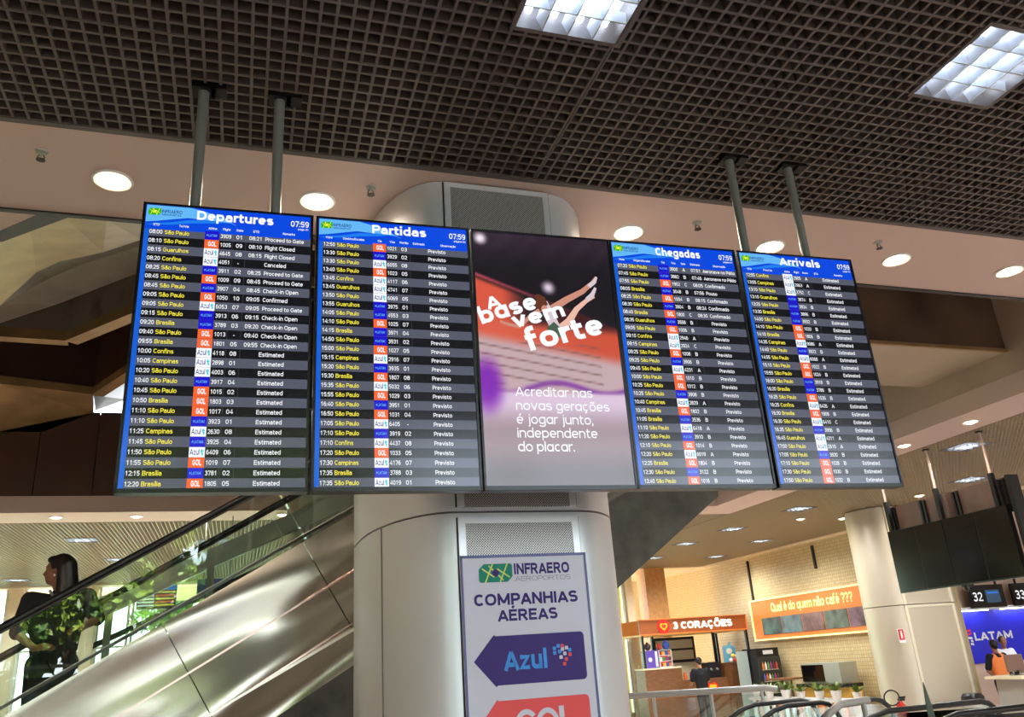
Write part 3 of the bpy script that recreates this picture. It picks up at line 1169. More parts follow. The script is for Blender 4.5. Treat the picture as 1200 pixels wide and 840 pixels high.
cheg = rows('''07:20 S L 3900 A|07:51|Aeronave no Pátio
07:45 S L 3882 B|07:46|Aeronave no Pátio
07:55 S G 1902 C|08:05|Confirmado
08:05 B L 3048 B|07:56|Pouso
08:25 S G 1004 B|08:15|Confirmado
08:30 S L 3904 B|08:24|Confirmado
08:40 B G 1800 C|08:30|Confirmado
08:35 U L 3558 B
09:05 S G 1006 B
09:10 F A 2946 A
09:15 C A 2924 C
09:25 S G 1008 B
09:25 S L 3906 B
09:45 S A 4231 A
10:00 S G 1010 B
10:25 S G 1012 B
10:25 S L 3908 B
10:40 C A 2829 A
10:45 B G 1802 B
11:05 B L 3536 B
11:10 S A 6418 A
11:20 S L 3910 B
12:10 S G 1014 B
12:20 S A 6019 A
12:25 B G 1804 B
12:30 S L 3122 B
12:40 S G 1016 B''', 'Previsto')
arr = rows('''12:55 F A 2905 A
13:05 C A 2963 A
13:10 S A 2752 C
13:10 U L 3874 B
13:20 S L 3924 B
13:30 B L 3896 B
14:00 S L 3932 B
14:10 S G 1020 B
14:10 B G 1806 B
14:35 C A 9086 A
14:40 S L 3922 B
14:55 S A 6068 A
15:10 S G 1022 B
15:55 S G 1024 B
16:00 S L 3918 B
16:20 B L 3786 B
16:25 S G 1026 B
16:25 F A 6426 A
16:30 B G 1808 B
16:30 S A 6410 C
16:35 S L 3956 B
16:45 U A 4311 A
17:00 S A 2610 A
17:05 S L 3920 B
17:10 S G 1028 B
17:30 S G 1030 B
17:50 S G 1032 B''', 'Estimated')
flight_display(0.0, 'lit flight screen headed Departures at the left end of the hanging row', 'Departures',
               ('STD', 'To/Via', 'Airline', 'Flight', 'Gate', 'ETD', 'Remarks'), 'page 01', dep)
flight_display(1.009, 'lit flight screen headed Partidas, between Departures and the advert', 'Partidas',
               ('Hora', 'Destino/Escalas', 'Cia', 'Voo', 'Portão', 'Estimado', 'Observação'), 'página 02', part)
flight_display(3.008, 'lit flight screen headed Chegadas, right of the advert', 'Chegadas',
               ('Hora', 'Origem/Escalas', 'Cia', 'Voo', 'Sala', 'Estimado', 'Observação'), 'página 01', cheg)
flight_display(4.022, 'lit flight screen headed Arrivals at the right end of the hanging row', 'Arrivals',
               ('STA', 'From/Via', 'Airline', 'Flight', 'Room', 'ETA', 'Remarks'), 'page 02', arr)

# the advert between them
x, y = bpt(2.013, 3.243)
ad = thing('advertising_display', 'lit portrait advert screen with a leaping gymnast, middle of the hanging row', 'advertising screen', (x, y + 0.010, TOPZ), ANG)
display_case(ad, S_DARK)


def mixc(a, b, t):
    t = max(0.0, min(1.0, t))
    t = t * t * (3 - 2 * t)
    return tuple(p + (q - p) * t for p, q in zip(a, b))


def ad_colour(u, v):
    c = mixc((46, 34, 46), (26, 22, 28), v / 0.18)
    st = 0.5 + 0.5 * math.sin((u * 1.3 + v * 2.2) * 24)
    if v < 0.3:
        c = mixc(c, (74, 62, 74), 0.3 * st * (1 - v / 0.3))
    d = math.hypot((u - 0.05), (v - 0.03) * 1.76)
    c = mixc(c, (240, 225, 235), 1.1 - d / 0.06)
    d = math.hypot((u - 0.52), (v - 0.225) * 1.76)
    c = mixc(c, (225, 205, 225), 1.0 - d / 0.07)
    band = v - (0.185 + 0.20 * u)                              # pink rail, then the red wall below it
    c = mixc(c, (176, 70, 84), (1 - abs(band) / 0.012) * (1 - u * 0.9))
    if band > 0:
        left = mixc((206, 84, 62), (44, 30, 36), (u - 0.16) / 0.22)
        c = mixc(c, left, band / 0.03)
        c = mixc(c, (64, 28, 32), (u - 0.4) / 0.2)
    low = v - (0.375 + 0.03 * u)
    if low > -0.03:
        c = mixc(c, mixc((208, 92, 70), (196, 78, 54), u), (low + 0.03) / 0.05)
    c = mixc(c, (186, 160, 164), (v - 0.405 - 0.09 * u) / 0.06)
    if 0.46 < v < 0.63:
        k = (v - 0.09 * u) / 0.036
        c = mixc(c, (120, 84, 84), 0.75 - abs(k - round(k)) * 4 if u < 0.85 else 0)
    c = mixc(c, (128, 62, 152), (1 - abs(v - 0.635 - 0.02 * math.sin(u * 9)) / 0.02) * (1.0 if u > 0.3 else 0.6))
    if v > 0.645:
        c = mixc(c, (208, 186, 208), (v - 0.645) / 0.02)
        c = mixc(c, (150, 128, 136), (v - 0.68) / 0.13)
        c = mixc(c, (104, 100, 102), (v - 0.84) / 0.14)
    d = math.hypot((u - 0.04) / 0.13, (v - 0.63) / 0.12)
    c = mixc(c, (124, 34, 170), 1.35 - d * 1.1)
    return c


me = bpy.data.meshes.new('picture')
NX, NY = 72, 130
vs, fs = [], []
X0, X1, Z0, Z1 = 0.0095, 0.6795, -0.0085, -UH + 0.0175
for j in range(NY + 1):
    for i in range(NX + 1):
        vs.append((X0 + (X1 - X0) * i / NX, -0.0042, Z0 + (Z1 - Z0) * j / NY))
for j in range(NY):
    for i in range(NX):
        a = j * (NX + 1) + i
        fs.append((a, a + NX + 1, a + NX + 2, a + 1))
me.from_pydata(vs, [], fs)
at = me.color_attributes.new('Col', 'FLOAT_COLOR', 'POINT')
for j in range(NY + 1):
    for i in range(NX + 1):
        at.data[j * (NX + 1) + i].color = lin(ad_colour(i / NX, j / NY))
mp_ = mat('advert_pixels', (4, 4, 4), 0.18, 0, 0.5, SCREEN_LEVEL, (255, 255, 255))
t, n, l, p = nodes(mp_)
vc = n.new('ShaderNodeVertexColor')
vc.layer_name = 'Col'
l.new(vc.outputs[0], p.inputs['Emission Color'])
me.materials.append(mp_)
pic = bpy.data.objects.new('picture', me)
col.objects.link(pic)
pic.parent = ad
# gymnast on the picture: hair, torso, arms and legs as flat printed shapes
K = 542 / 200


def ap(x, y):
    """advert crop pixel to local board metres"""
    a, b_ = x / 542, y / 840
    px, py = 550 + x / K, 265 + y / K
    d = [fwd[i] * 960 + right[i] * (px - 600) + down[i] * (py - 420) for i in range(3)]
    ca, sa = math.cos(ANG), math.sin(ANG)
    X_, Y_ = d[0] * ca + d[1] * sa, -d[0] * sa + d[1] * ca
    k = 3.243 / Y_
    return (X_ * k + 0.5536 - 2.013 * UW, CAMZ + d[2] * k - TOPZ)


def limb(mb, pts, ws, m, y):
    P = [Vector((q[0], 0, q[1])) for q in (ap(*r) for r in pts)]
    L_, R_ = [], []
    for i, q in enumerate(P):
        d = (P[min(i + 1, len(P) - 1)] - P[max(i - 1, 0)]).normalized()
        nn = Vector((-d.z, 0, d.x)) * ws[i] / 2
        L_.append(q + nn)
        R_.append(q - nn)
    for i in range(len(P) - 1):
        mb.poly([(v.x, y, v.z) for v in (L_[i], R_[i], R_[i + 1], L_[i + 1])], m)


S_SK = screen('pixel_skin', (196, 136, 116), 1)
S_SK2 = screen('pixel_skin_light', (226, 178, 160), 1)
S_HR = screen('pixel_hair', (96, 52, 34), 1)
S_TOP = screen('pixel_leotard', (70, 92, 76), 1)
S_PALE = screen('pixel_pale', (206, 192, 200), 1)
b = MB()
y = -0.0050
limb(b, [(262, 262), (310, 232), (360, 206), (392, 178), (404, 160)], [.036, .032, .026, .018, .012], S_SK, y)
limb(b, [(288, 325), (318, 300), (342, 262), (372, 236), (398, 222)], [.036, .034, .026, .020, .014], S_SK2, y - .0002)
limb(b, [(380, 190), (398, 176), (405, 160)], [.022, .020, .010], S_PALE, y - .0003)
limb(b, [(374, 232), (392, 216), (402, 194)], [.020, .022, .012], S_PALE, y - .0003)
limb(b, [(236, 240), (252, 275), (282, 335)], [.04, .052, .05], S_PALE, y - .0004)
limb(b, [(258, 312), (275, 330), (296, 345)], [.05, .056, .03], S_TOP, y - .0005)
limb(b, [(236, 258), (198, 282), (160, 318), (118, 308), (98, 300)], [.022, .02, .018, .014, .012], S_SK, y - .0004)
hc = ap(228, 240)
b.poly([(hc[0] + (.030 + .006 * math.sin(q * 5)) * math.cos(q * PI / 12), y - .0006, hc[1] + (.040 + .007 * math.cos(q * 7)) * math.sin(q * PI / 12)) for q in range(24)], S_HR)
hc = ap(240, 262)
b.poly([(hc[0] + .016 * math.cos(q * PI / 8), y - .0008, hc[1] + .02 * math.sin(q * PI / 8)) for q in range(16)], S_SK)
b.build('gymnast_print', pic)


def slog(word, p0, p1, size, parent, bold=4):
    a, c_ = Vector((ap(*p0)[0], 0, ap(*p0)[1])), Vector((ap(*p1)[0], 0, ap(*p1)[1]))
    d = c_ - a
    ux = d.normalized()
    uz = Vector((-ux.z, 0, ux.x))
    q = MB()
    q.text(word, (a.x, -0.0066, a.z), size, S_WHITE, ux, uz, fit=d.length, bold=bold)
    q.build('slogan', parent)


slog('A', (62, 264), (108, 252), 0.088, pic)
slog('base', (42, 310), (226, 258), 0.118, pic)
slog('vem', (146, 325), (314, 282), 0.108, pic)
slog('forte', (192, 396), (440, 338), 0.148, pic)
b = MB()
for i, s_ in enumerate(('Acreditar nas', 'novas gerações', 'é jogar junto,', 'independente', 'do placar.')):
    px0 = ap(148 + 2.2 * i, 538 + 44 * i)
    b.text(s_, (px0[0], -0.006, px0[1]), 0.062, S_WHITE, wide=0.93, bold=3)
b.build('caption', pic)

# hanging poles and the rail they carry
POLES = [(-0.27, 'left-most'), (0.065, 'second'), (2.485, 'third'), (2.87, 'right-most')]
for (px, nm), (ly, lab) in zip(POLES, ((3.32, 'grey steel pole with bracket above the left part of the Departures screen'),
                                       (3.31, 'grey steel pole above the right part of the Departures screen'),
                                       (3.30, 'grey steel pole above the Chegadas screen and Arrivals seam'),
                                       (3.30, 'grey steel pole above the middle of the Arrivals screen'))):
    t = thing('ceiling_pole', lab, 'hanging pole', (px, ly + 0.015, 0), ANG, 'poles holding the flight screens')
    b = MB()
    b.tube([(0, 0, 2.62), (0, 0, H + 0.03)], 0.0235, M_POLE, 16)
    b.build('tube', t, smooth=True)
    b = MB()
    b.box((-0.05, -0.045, H - 0.02), (0.05, 0.045, H + 0.02), M_BLACK)
    b.box((0.03, -0.045, H - 0.02), (0.10, 0.03, H + 0.06), M_BLACK)
    b.build('ceiling_bracket', t)
x, y = bpt(0.02, 3.243 + 0.098)
t = thing('mounting_rail', 'black steel rail behind the row of flight screens', 'mounting rail', (x, y, 0), ANG)
for z in (2.9, 3.4):
    b = MB()
    b.box((0.05, 0.0, z), (3.4, 0.03, z + 0.05), M_BLACK)
    b.build('rail', t)

# directory sign on the column
SN_PURP = mat('sign_violet', (62, 44, 112), 0.5, 0, 0.15)
SN_GREEN = mat('sign_teal', (30, 128, 108), 0.5, 0, 0.15)
SN_LIME = mat('sign_lime', (196, 206, 70), 0.4)
SN_AZ = mat('sign_azure', (70, 144, 220), 0.5, 0, 0.15)
SN_RED = mat('sign_coral', (226, 84, 84), 0.5, 0, 0.15)
SN_WH = mat('sign_white', (198, 196, 208), 0.45, 0, 0.3)
SX0, SX1, SZ = 0.972, 1.606, 2.345
t = thing('directory_sign', 'white airline directory sign with arrows, fixed to the silver column', 'sign', (SX0, 3.83, SZ), math.radians(-1.0))
SW = SX1 - SX0
b = MB()
b.box((0, 0, -1.9), (SW, 0.012, 0), SN_WH)
b.build('board', t)
b = MB()
for a, c_ in (((0, -1.9), (0.011, 0)), ((SW - 0.011, -1.9), (SW, 0)), ((0, -0.013), (SW, 0))):
    b.box((a[0], -0.003, a[1]), (c_[0], 0.002, c_[1]), mat('sign_border', (62, 62, 122), 0.4))
b.build('border', t)
b = MB()
y = -0.002
infraero_mark(b, 0.088, -0.127, 0.165, 0.085, y, SN_GREEN, SN_LIME, SN_PURP)
b.text('INFRAERO', (0.262, y, -0.094), 0.073, SN_PURP, fit=0.285, bold=2)
b.text('AEROPORTOS', (0.264, y, -0.125), 0.030, mat('sign_grey', (120, 120, 128), 0.4), fit=0.285, bold=0)
b.build('logo', t)
b = MB()
b.text('COMPANHIAS', (SW / 2 + 0.002, y, -0.232), 0.076, SN_PURP, align='c', fit=0.52, bold=2)
b.text('AÉREAS', (SW / 2 + 0.002, y, -0.304), 0.074, SN_PURP, align='c', fit=0.30, bold=2)
b.build('heading', t)


def arrow(z0, z1, m, nm):
    q = MB()
    zc = (z0 + z1) / 2
    P = [(0.145, z1 + 0.006), (0.045, zc), (0.145, z0 - 0.006), (0.150, z0), ]
    r = 0.02
    for cx, cz, a0 in ((0.585 - r, z0 + r, -90), (0.585 - r, z1 - r, 0)):
        for k in range(6):
            a = math.radians(a0 + 18 * k)
            P.append((cx + r * math.cos(a), cz + r * math.sin(a)))
    P.append((0.150, z1))
    q.prism(P, -0.004, 0.0, m, 1)
    return q.build('arrow', t)


a1 = arrow(-0.580, -0.368, SN_PURP, 'a')
b = MB()
b.text('Azul', (0.185, -0.006, -0.520), 0.122, SN_AZ, fit=0.215, bold=2)
b.build('airline_name', a1)
b = MB()
for k, (dx, dz, c_) in enumerate(((0, .05, 'n'), (.02, .06, 'n'), (.04, .045, 'w'), (.06, .05, 'w'), (.075, .04, 'n'), (.0, .03, 'n'), (.025, .035, 'n'), (.05, .025, 'w'), (.075, .02, 'r'), (.03, .01, 'w'), (.055, 0, 'r'), (.045, -.02, 'r'), (.04, .06, 'r'))):
    m = {'n': SN_AZ, 'w': SN_WH, 'r': SN_RED}[c_]
    b.rbox((0.425 + dx, -0.006, -0.495 + dz), (0.441 + dx, -0.0045, -0.479 + dz), 0.003, m)
b.build('airline_emblem', a1)
a2 = arrow(-0.873, -0.645, SN_RED, 'g')
b = MB()
for cx, a0, a1_ in ((0.275, 40, 350), (0.375, 0, 360)):
    P, Q = [], []
    for k in range(25):
        a = math.radians(a0 + (a1_ - a0) * k / 24)
        P.append((cx + 0.056 * math.cos(a), -0.006, -0.755 + 0.068 * math.sin(a)))
        Q.append((cx + 0.034 * math.cos(a), -0.006, -0.755 + 0.046 * math.sin(a)))
    for k in range(24):
        b.poly([Q[k], Q[k + 1], P[k + 1], P[k]], SN_WH)
b.box((0.290, -0.006, -0.765), (0.330, -0.005, -0.745), SN_WH)
b.box((0.432, -0.006, -0.822), (0.456, -0.005, -0.685), SN_WH)
b.box((0.432, -0.006, -0.824), (0.515, -0.005, -0.802), SN_WH)
b.build('airline_name', a2)

# ------------------------------------------------------------------ lamps of the hall
def troffer():
    b = MB()
    h = LT / 2
    for a, c_ in (((-h, -h), (h, -h + .022)), ((-h, h - .022), (h, h)), ((-h, -h), (-h + .022, h)), ((h - .022, -h), (h, h))):
        b.box((a[0], a[1], -0.006), (c_[0], c_[1], 0.13), mat('fitting_frame', (92, 84, 80), 0.45))
    q = MB()
    q.box((-h + .02, -h + .02, 0.125), (h - .02, h - .02, 0.13), M_REFLECTOR)
    tb = MB()
    for i in range(4):
        x = -0.18 + 0.12 * i
        tb.tube([(x, -h + .03, 0.085), (x, h - .03, 0.085)], 0.016, M_TUBE, 10)
    lv = MB()
    for i in range(5):
        p_ = -h + .022 + (2 * h - .044) * i / 4
        if 0 < i < 4:
            # V-shaped mirror blades along the tubes
            lv.add([(p_, -h + .022, 0.0), (p_ + .022, -h + .022, .06), (p_ - .022, -h + .022, .06), (p_, h - .022, 0.0), (p_ + .022, h - .022, .06), (p_ - .022, h - .022, .06)],
                   [(0, 3, 4, 1), (0, 2, 5, 3), (1, 4, 5, 2)], M_REFLECTOR)
            lv.add([(-h + .022, p_, 0.0), (-h + .022, p_ + .012, .05), (-h + .022, p_ - .012, .05), (h - .022, p_, 0.0), (h - .022, p_ + .012, .05), (h - .022, p_ - .012, .05)],
                   [(0, 1, 4, 3), (0, 3, 5, 2), (1, 2, 5, 4)], M_REFLECTOR)
    for i in range(1, 4):                                             # thin lower edges of the blades
        p_ = -h + .022 + (2 * h - .044) * i / 4
        lv.box((p_ - .003, -h + .022, -0.003), (p_ + .003, h - .022, 0.001), M_GREYMETAL)
        lv.box((-h + .022, p_ - .003, -0.003), (h - .022, p_ + .003, 0.0005), M_GREYMETAL)
    return b, q, tb, lv


def lamp(t, watts, rgb, z, size):
    """the light this fitting throws down into the hall"""
    l_ = bpy.data.lights.new('lamp', 'SPOT')
    l_.energy = watts
    l_.color = rgb
    l_.spot_size = math.radians(165)
    l_.spot_blend = 0.6
    l_.shadow_soft_size = size
    o = bpy.data.objects.new('lamp', l_)
    col.objects.link(o)
    o.parent = t
    o.location = (0, 0, z)
    return o


def make_troffer(loc, label):
    t = thing('ceiling_light', label, 'ceiling light', (loc[0], loc[1], H), 0, 'square louvred ceiling lights')
    b, q, tb, lv = troffer()
    b.build('frame', t)
    q.build('reflector', t)
    tb.build('tubes', t, smooth=True)
    lv.build('louvre', t)
    return t


T0 = make_troffer(NEAR_LIGHTS[0], 'square louvred ceiling light at the top edge above the advert screen')
dup(T0, (NEAR_LIGHTS[1][0], NEAR_LIGHTS[1][1], H), 'square louvred ceiling light in the dark grid at the upper right')
FAR0 = None


def far_troffer(x, y, z, lb):
    global FAR0
    if FAR0 is None:
        FAR0 = dup(T0, (x, y, z), lb)
        lamp(FAR0, TROFFER_W, (0.92, 0.96, 1.0), -0.02, 0.2)
        return FAR0
    return dup(FAR0, (x, y, z), lb)


LABR = ['square ceiling light nearest the right-hand ceiling strip, above the switched-off screens',
        'square ceiling light left of the cream pillar top', 'square ceiling light behind the cream pillar, over the walkway',
        'square ceiling light close to the tiled wall, third from the pillar', 'square ceiling light in the middle row, halfway to the far end',
        'farthest square ceiling light on the right, above the coffee kiosk', 'far square ceiling light beside the tiled wall corner',
        'square ceiling light just right of the cream pillar top, behind the switched-off screens']
for (x, y), lb in zip(FAR_R, LABR):
    far_troffer(x, y, H, lb)
LABL = ['square ceiling light left of the woman on the escalator, nearest the strip', 'square ceiling light right of the escalator handrails, nearest the strip',
        'square ceiling light just right of the woman\'s head', 'second square ceiling light right of the escalator handrails',
        'far square ceiling light at the left edge near the windows', 'square ceiling light behind the silver column, nearer one', 'square ceiling light behind the silver column, farther one']
for (x, y), lb in zip(FAR_L, LABL):
    far_troffer(x, y, H, lb)
# unseen copies of the ceiling light, added to brighten the hall
FILL_LIGHTS = [(-4.4, -3.6), (-0.6, -3.6), (3.2, -3.6), (7.0, -3.6), (11.5, -3.6), (11.5, 1.5), (17.5, 9.0), (18.5, 15.0), (22.0, 15.0), (19.0, 1.0)]
for (x, y), lb in zip(FILL_LIGHTS, ('far left', 'left', 'middle', 'right', 'far right', 'right side', 'east', 'check-in', 'far check-in', 'south-east')):
    far_troffer(x, y, (6.4 if y < -2 else H) - 0.14, 'unseen square ceiling light added behind or beside the viewer, %s one' % lb)


def make_downlight(loc, label, grp):
    t = thing('downlight', label, 'downlight', (loc[0], loc[1], H), 0, grp)
    b = MB()
    prof = [(0.100, 0.004), (0.104, -0.006), (0.094, -0.012), (0.074, -0.004), (0.064, 0.012)]
    b.lathe(prof, (0, 0, 0), M_WHITE, 28)
    b.build('ring', t, smooth=True)
    b = MB()
    b.lathe([(0.063, 0.0), (0.061, -0.008), (0.050, -0.018), (0.028, -0.026), (0.004, -0.029)], (0, 0, 0), M_WARMGLOW, 24)
    b.build('diffuser', t, smooth=True)
    lamp(t, DOWN_W, (1.0, 0.86, 0.7), -0.045, 0.05)
    return t


GN = 'round downlights in the near ceiling strip'
near = [(-0.76, 'round downlight left of the flight screens'), (0.31, 'round downlight above the Partidas screen'),
        (2.28, 'round downlight above the Chegadas screen, right of the silver column'), (3.35, 'round downlight above the Arrivals screen'),
        (4.42, 'round downlight just right of the hanging row of screens'), (5.49, 'right-most round downlight of the near strip')]
D0 = None
for x, lb in near:
    if D0 is None:
        D0 = make_downlight((x, 4.2), lb, GN)
    else:
        dup(D0, (x, 4.2, H), lb)
for i, (x, lb) in enumerate(((-3.87, 'round downlight of the far strip at the left picture edge'), (-2.76, 'round downlight of the far strip above the woman, left one'), (-1.63, 'round downlight of the far strip above the woman, right one'),
                             (-0.52, 'round downlight of the far strip between the escalator handrails'), (0.58, 'round downlight of the far strip nearest the silver column'))):
    d = dup(D0, (x, 14.08, H), lb)
    d['group'] = 'round downlights in the far ceiling strip'
for y, lb in ((8.0, 'round downlight of the side strip, nearer of the two beside the Arrivals screen'), (9.2, 'round downlight of the side strip, farther of the two beside the Arrivals screen'), (10.4, 'round downlight of the side strip just hidden by the Arrivals screen corner')):
    d = dup(D0, (8.96, y, H), lb)
    d['group'] = 'round downlights in the side ceiling strip'
for x, y, lb in ((12.55, 12.8, 'small round light in the grid right of the cream pillar'), (11.6, 15.3, 'small round light in the grid left of the cream pillar'), (12.7, 15.3, 'small round light in the grid over the pillar top')):
    d = dup(D0, (x, y, H), lb)
    d['group'] = 'round downlights in the far grid'


def sprinkler(loc, label):
    t = thing('sprinkler', label, 'sprinkler', (loc[0], loc[1], H), 0, 'sprinkler heads in the near strip')
    b = MB()
    b.lathe([(0.030, 0.0), (0.028, -0.006), (0.012, -0.008), (0.011, -0.022)], (0, 0, 0), M_GREYMETAL, 16)
    b.build('rose', t)
    b = MB()
    for s_ in (-1, 1):
        b.tube([(s_ * .009, 0, -0.020), (s_ * .017, 0, -0.034), (s_ * .004, 0, -0.048)], 0.003, M_TRIM, 6)
    b.lathe([(0.002, -0.046), (0.022, -0.048), (0.022, -0.050), (0.002, -0.051)], (0, 0, 0), M_TRIM, 14)
    b.build('deflector', t)
    return t


s0 = sprinkler((-1.06, 4.0), 'small sprinkler head left of the leftmost downlight')
for x, lb in ((0.59, 'small sprinkler head left of the silver column top'), (2.67, 'small sprinkler head right of the silver column'), (4.09, 'small sprinkler head above the right end of the screens')):
    dup(s0, (x, 4.0, H), lb)

# ------------------------------------------------------------------ escalator on the left
TA = math.tan(math.radians(30))
c30, s30 = math.cos(math.radians(30)), 0.5


def ez(c_, x):
    return CAMZ + c_ + TA * x


ESC = thing('escalator', 'steel sided escalator with glass balustrades rising behind the silver column', 'escalator', (0, 0, 0))
YN, YF = 6.3, 7.5


def slanted(mb, x0, x1, c0, c1, y0, y1, m, perp=True):
    """slab between incline lines c0<c1, ends cut square to the incline"""
    k = (c1 - c0) * c30 * s30 if perp else 0
    P = [(x0 + k, ez(c0, x0 + k)), (x1 + k, ez(c0, x1 + k)), (x1, ez(c1, x1)), (x0, ez(c1, x0))]
    P = [(a, max(z, 0.0)) for a, z in P]
    mb.prism(P, y0, y1, m, 1)


xs = [-4.4, -3.23, -2.32, -1.41, -0.5, 0.41, 1.32, 2.23, 3.14, 4.05, 5.2]
for a, b_ in zip(xs[:-1], xs[1:]):
    q = MB()
    slanted(q, a + .003, b_ - .003, -0.378, 0.70, YN - 0.06, YN - 0.02, M_STEEL)
    q.build('side_panel', ESC)
for c_, hgt in ((0.262, 0.014), (-0.10, 0.014)):
    q = MB()
    slanted(q, -2.6, 5.0, c_, c_ + hgt, YN - 0.068, YN - 0.055, mat('rose_steel_strip', (214, 186, 176), 0.25, 0.9), False)
    q.build('ridge', ESC)
q = MB()
slanted(q, -3.4, 5.0, -0.415, -0.372, YN - 0.075, YN, mat('bright_edge', (226, 224, 214), 0.3, 0.5), False)
q.build('lower_edge_strip', ESC)
q = MB()
slanted(q, -4.6, 5.2, 0.697, 0.712, YN - 0.07, YN + 0.12, M_GREYMETAL, False)
q.build('deck_strip', ESC)
q = MB()
slanted(q, -4.6, 5.2, 0.695, 0.725, YF - 0.10, YF + 0.10, M_GREYMETAL, False)
q.build('deck_strip', ESC)
q = MB()
slanted(q, -3.4, 5.2, -0.66, -0.40, YN + 0.02, YF - 0.02, M_CONCRETE, False)
q.build('underside', ESC)
q = MB()
slanted(q, -4.4, 5.2, -0.38, 0.70, YF + 0.03, YF + 0.07, M_CONCRETE, False)
q.build('far_side_panel', ESC)
for y in (YN + 0.05, YF - 0.03):
    gx = [-4.5, -2.9, -1.35, 0.2, 1.75, 3.3, 5.0]
    for a, b_ in zip(gx[:-1], gx[1:]):
        q = MB()
        slanted(q, a + .004, b_ - .004, 0.72, 1.27, y, y + 0.010, M_GLASS)
        q.build('glass_panel', ESC)
    q = MB()
    pts = [(-4.95, y + .005, ez(0.75, -4.6)), (-5.0, y + .005, ez(0.95, -4.75)), (-4.9, y + .005, ez(1.2, -4.7)), (-4.6, y + .005, ez(1.28, -4.6))] + [(x_, y + .005, ez(1.30, x_)) for x_ in (-4.4, 5.0)]
    q.tube(pts, 0.026, M_RUBBER, 12)
    q.build('handrail', ESC, smooth=True)
    q = MB()
    slanted(q, -4.5, 5.0, 1.262, 1.278, y - 0.008, y + 0.018, M_TRIM, False)
    q.build('handrail_track', ESC)
q = MB()
q.prism([(YN - 0.06, ez(-0.378, 5.18)), (YF + 0.07, ez(-0.378, 5.18)), (YF + 0.07, ez(0.22, 5.18)), (YN - 0.06, ez(0.22, 5.18))], 5.17, 5.2, M_CONCRETE, 0)
q.build('end_plate', ESC)
st = MB()
sx = -4.2
while sx < 5.0:
    zt = ez(0.235, sx)
    st.box((sx, YN + 0.14, max(zt - 0.24, 0.0)), (sx + 0.352, YF - 0.12, max(zt, 0.02)), mat('step_metal', (60, 60, 62), 0.5, 0.5))
    st.box((sx, YN + 0.14, max(zt - 0.012, 0.0)), (sx + 0.02, YF - 0.12, max(zt, 0.02) + .002), mat('step_yellow', (210, 180, 40), 0.5))
    sx += 0.35
tag(st.build('steps', ESC), kind='stuff')

# stair with grey rail behind it, and its dark underside right of the column
STR = thing('staircase', 'concrete staircase with thick grey rail and glass rising behind the escalator', 'staircase', (0, 0, 0))
SA = 0.60
q = MB()


def sl(x, z0, x0):
    return z0 + SA * (x - x0)


q.prism([(-0.9, 0.0), (0.2, 0.0), (5.2, sl(5.2, 2.70, 3.84)), (5.2, sl(5.2, 4.3, 3.84)), (3.6, 4.15), (-0.9, 1.9)], 8.25, 9.9, M_CONCRETE, 1)
q.build('flight', STR)
q = MB()
SB = 0.447


def rb(x, dz=0):
    return 2.84 + SB * (x + 0.29) + dz


q.prism([(-1.2, rb(-1.2, .02)), (2.6, rb(2.6, .02)), (2.6, rb(2.6, .2)), (-1.2, rb(-1.2, .2))], 8.2, 8.28, mat('stair_rail_paint', (208, 210, 198), 0.4), 1)
q.build('rail_beam', STR)
for x in (-1.1, -0.28, 0.58, 1.02, 1.5, 2.1):
    q = MB()
    q.box((x - .03 if x < .5 else x - .012, 8.215, rb(x, -0.75)), (x + .03 if x < .5 else x + .012, 8.265, rb(x, .03)), M_GREYMETAL if x < .5 else M_WHITE)
    q.build('post', STR)
q = MB()
q.prism([(-1.2, rb(-1.2, -.5)), (2.6, rb(2.6, -.5)), (2.6, rb(2.6, .02)), (-1.2, rb(-1.2, .02))], 8.235, 8.245, M_GLASS, 1)
q.build('glass_panel', STR)
q = MB()
q.prism([(-1.2, rb(-1.2, -.22)), (2.6, rb(2.6, -.22)), (2.6, rb(2.6, -.17)), (-1.2, rb(-1.2, -.17))], 8.22, 8.26, M_TRIM, 1)
q.build('middle_rail', STR)

# hanging information screen far behind, seen through the escalator glass
t = thing('information_screen', 'distant hanging screen with blue heading and orange rows seen through the escalator glass', 'information screen', (-1.76, 20.0, 3.8))
b = MB()
b.box((-0.40, 0.0, -0.32), (0.40, 0.08, 0.30), M_BLACK)
b.build('casing', t)
b = MB()
b.box((-0.38, -0.006, 0.08), (0.38, 0.0, 0.28), S_MBLUE)
b.build('heading_band', t)
for k in range(5):
    b = MB()
    z = 0.04 - k * 0.068
    b.box((-0.38, -0.006, z - 0.022), (-0.05, 0.0, z + 0.012), S_WHITE)
    b.box((-0.02, -0.006, z - 0.022), (0.36, 0.0, z + 0.012), S_ORANGE if k % 2 else S_YEL)
    b.build('text_row', t)
b = MB()
for x in (-.3, .3):
    b.tube([(x, 0.05, 0.30), (x, 0.05, H - 3.8)], 0.015, M_POLE, 8)
b.build('hanger', t)
# blue sign panel low behind the stair rail
t = thing('hanging_sign', 'small blue hanging sign with white marks behind the stair rail', 'sign', (-0.39, 14.15, 3.28))
b = MB()
b.rbox((-0.28, 0, -0.15), (0.28, 0.04, 0.15), 0.02, mat('sign_blue', (24, 58, 150), 0.4))
b.build('panel', t)
b = MB()
b.text('A', (-0.18, -0.004, -0.07), 0.2, M_WHITE, bold=1)
b.prism([(0.0, 0.0), (0.1, 0.08), (0.1, 0.03), (0.19, 0.03), (0.19, -0.03), (0.1, -0.03), (0.1, -0.08)], -0.004, 0.0, M_WHITE, 1)
b.build('pictograms', t)
b = MB()
for x in (-.2, .2):
    b.tube([(x, 0.02, 0.12), (x, 0.02, H - 3.28)], 0.008, M_POLE, 8)
b.build('hanger', t)

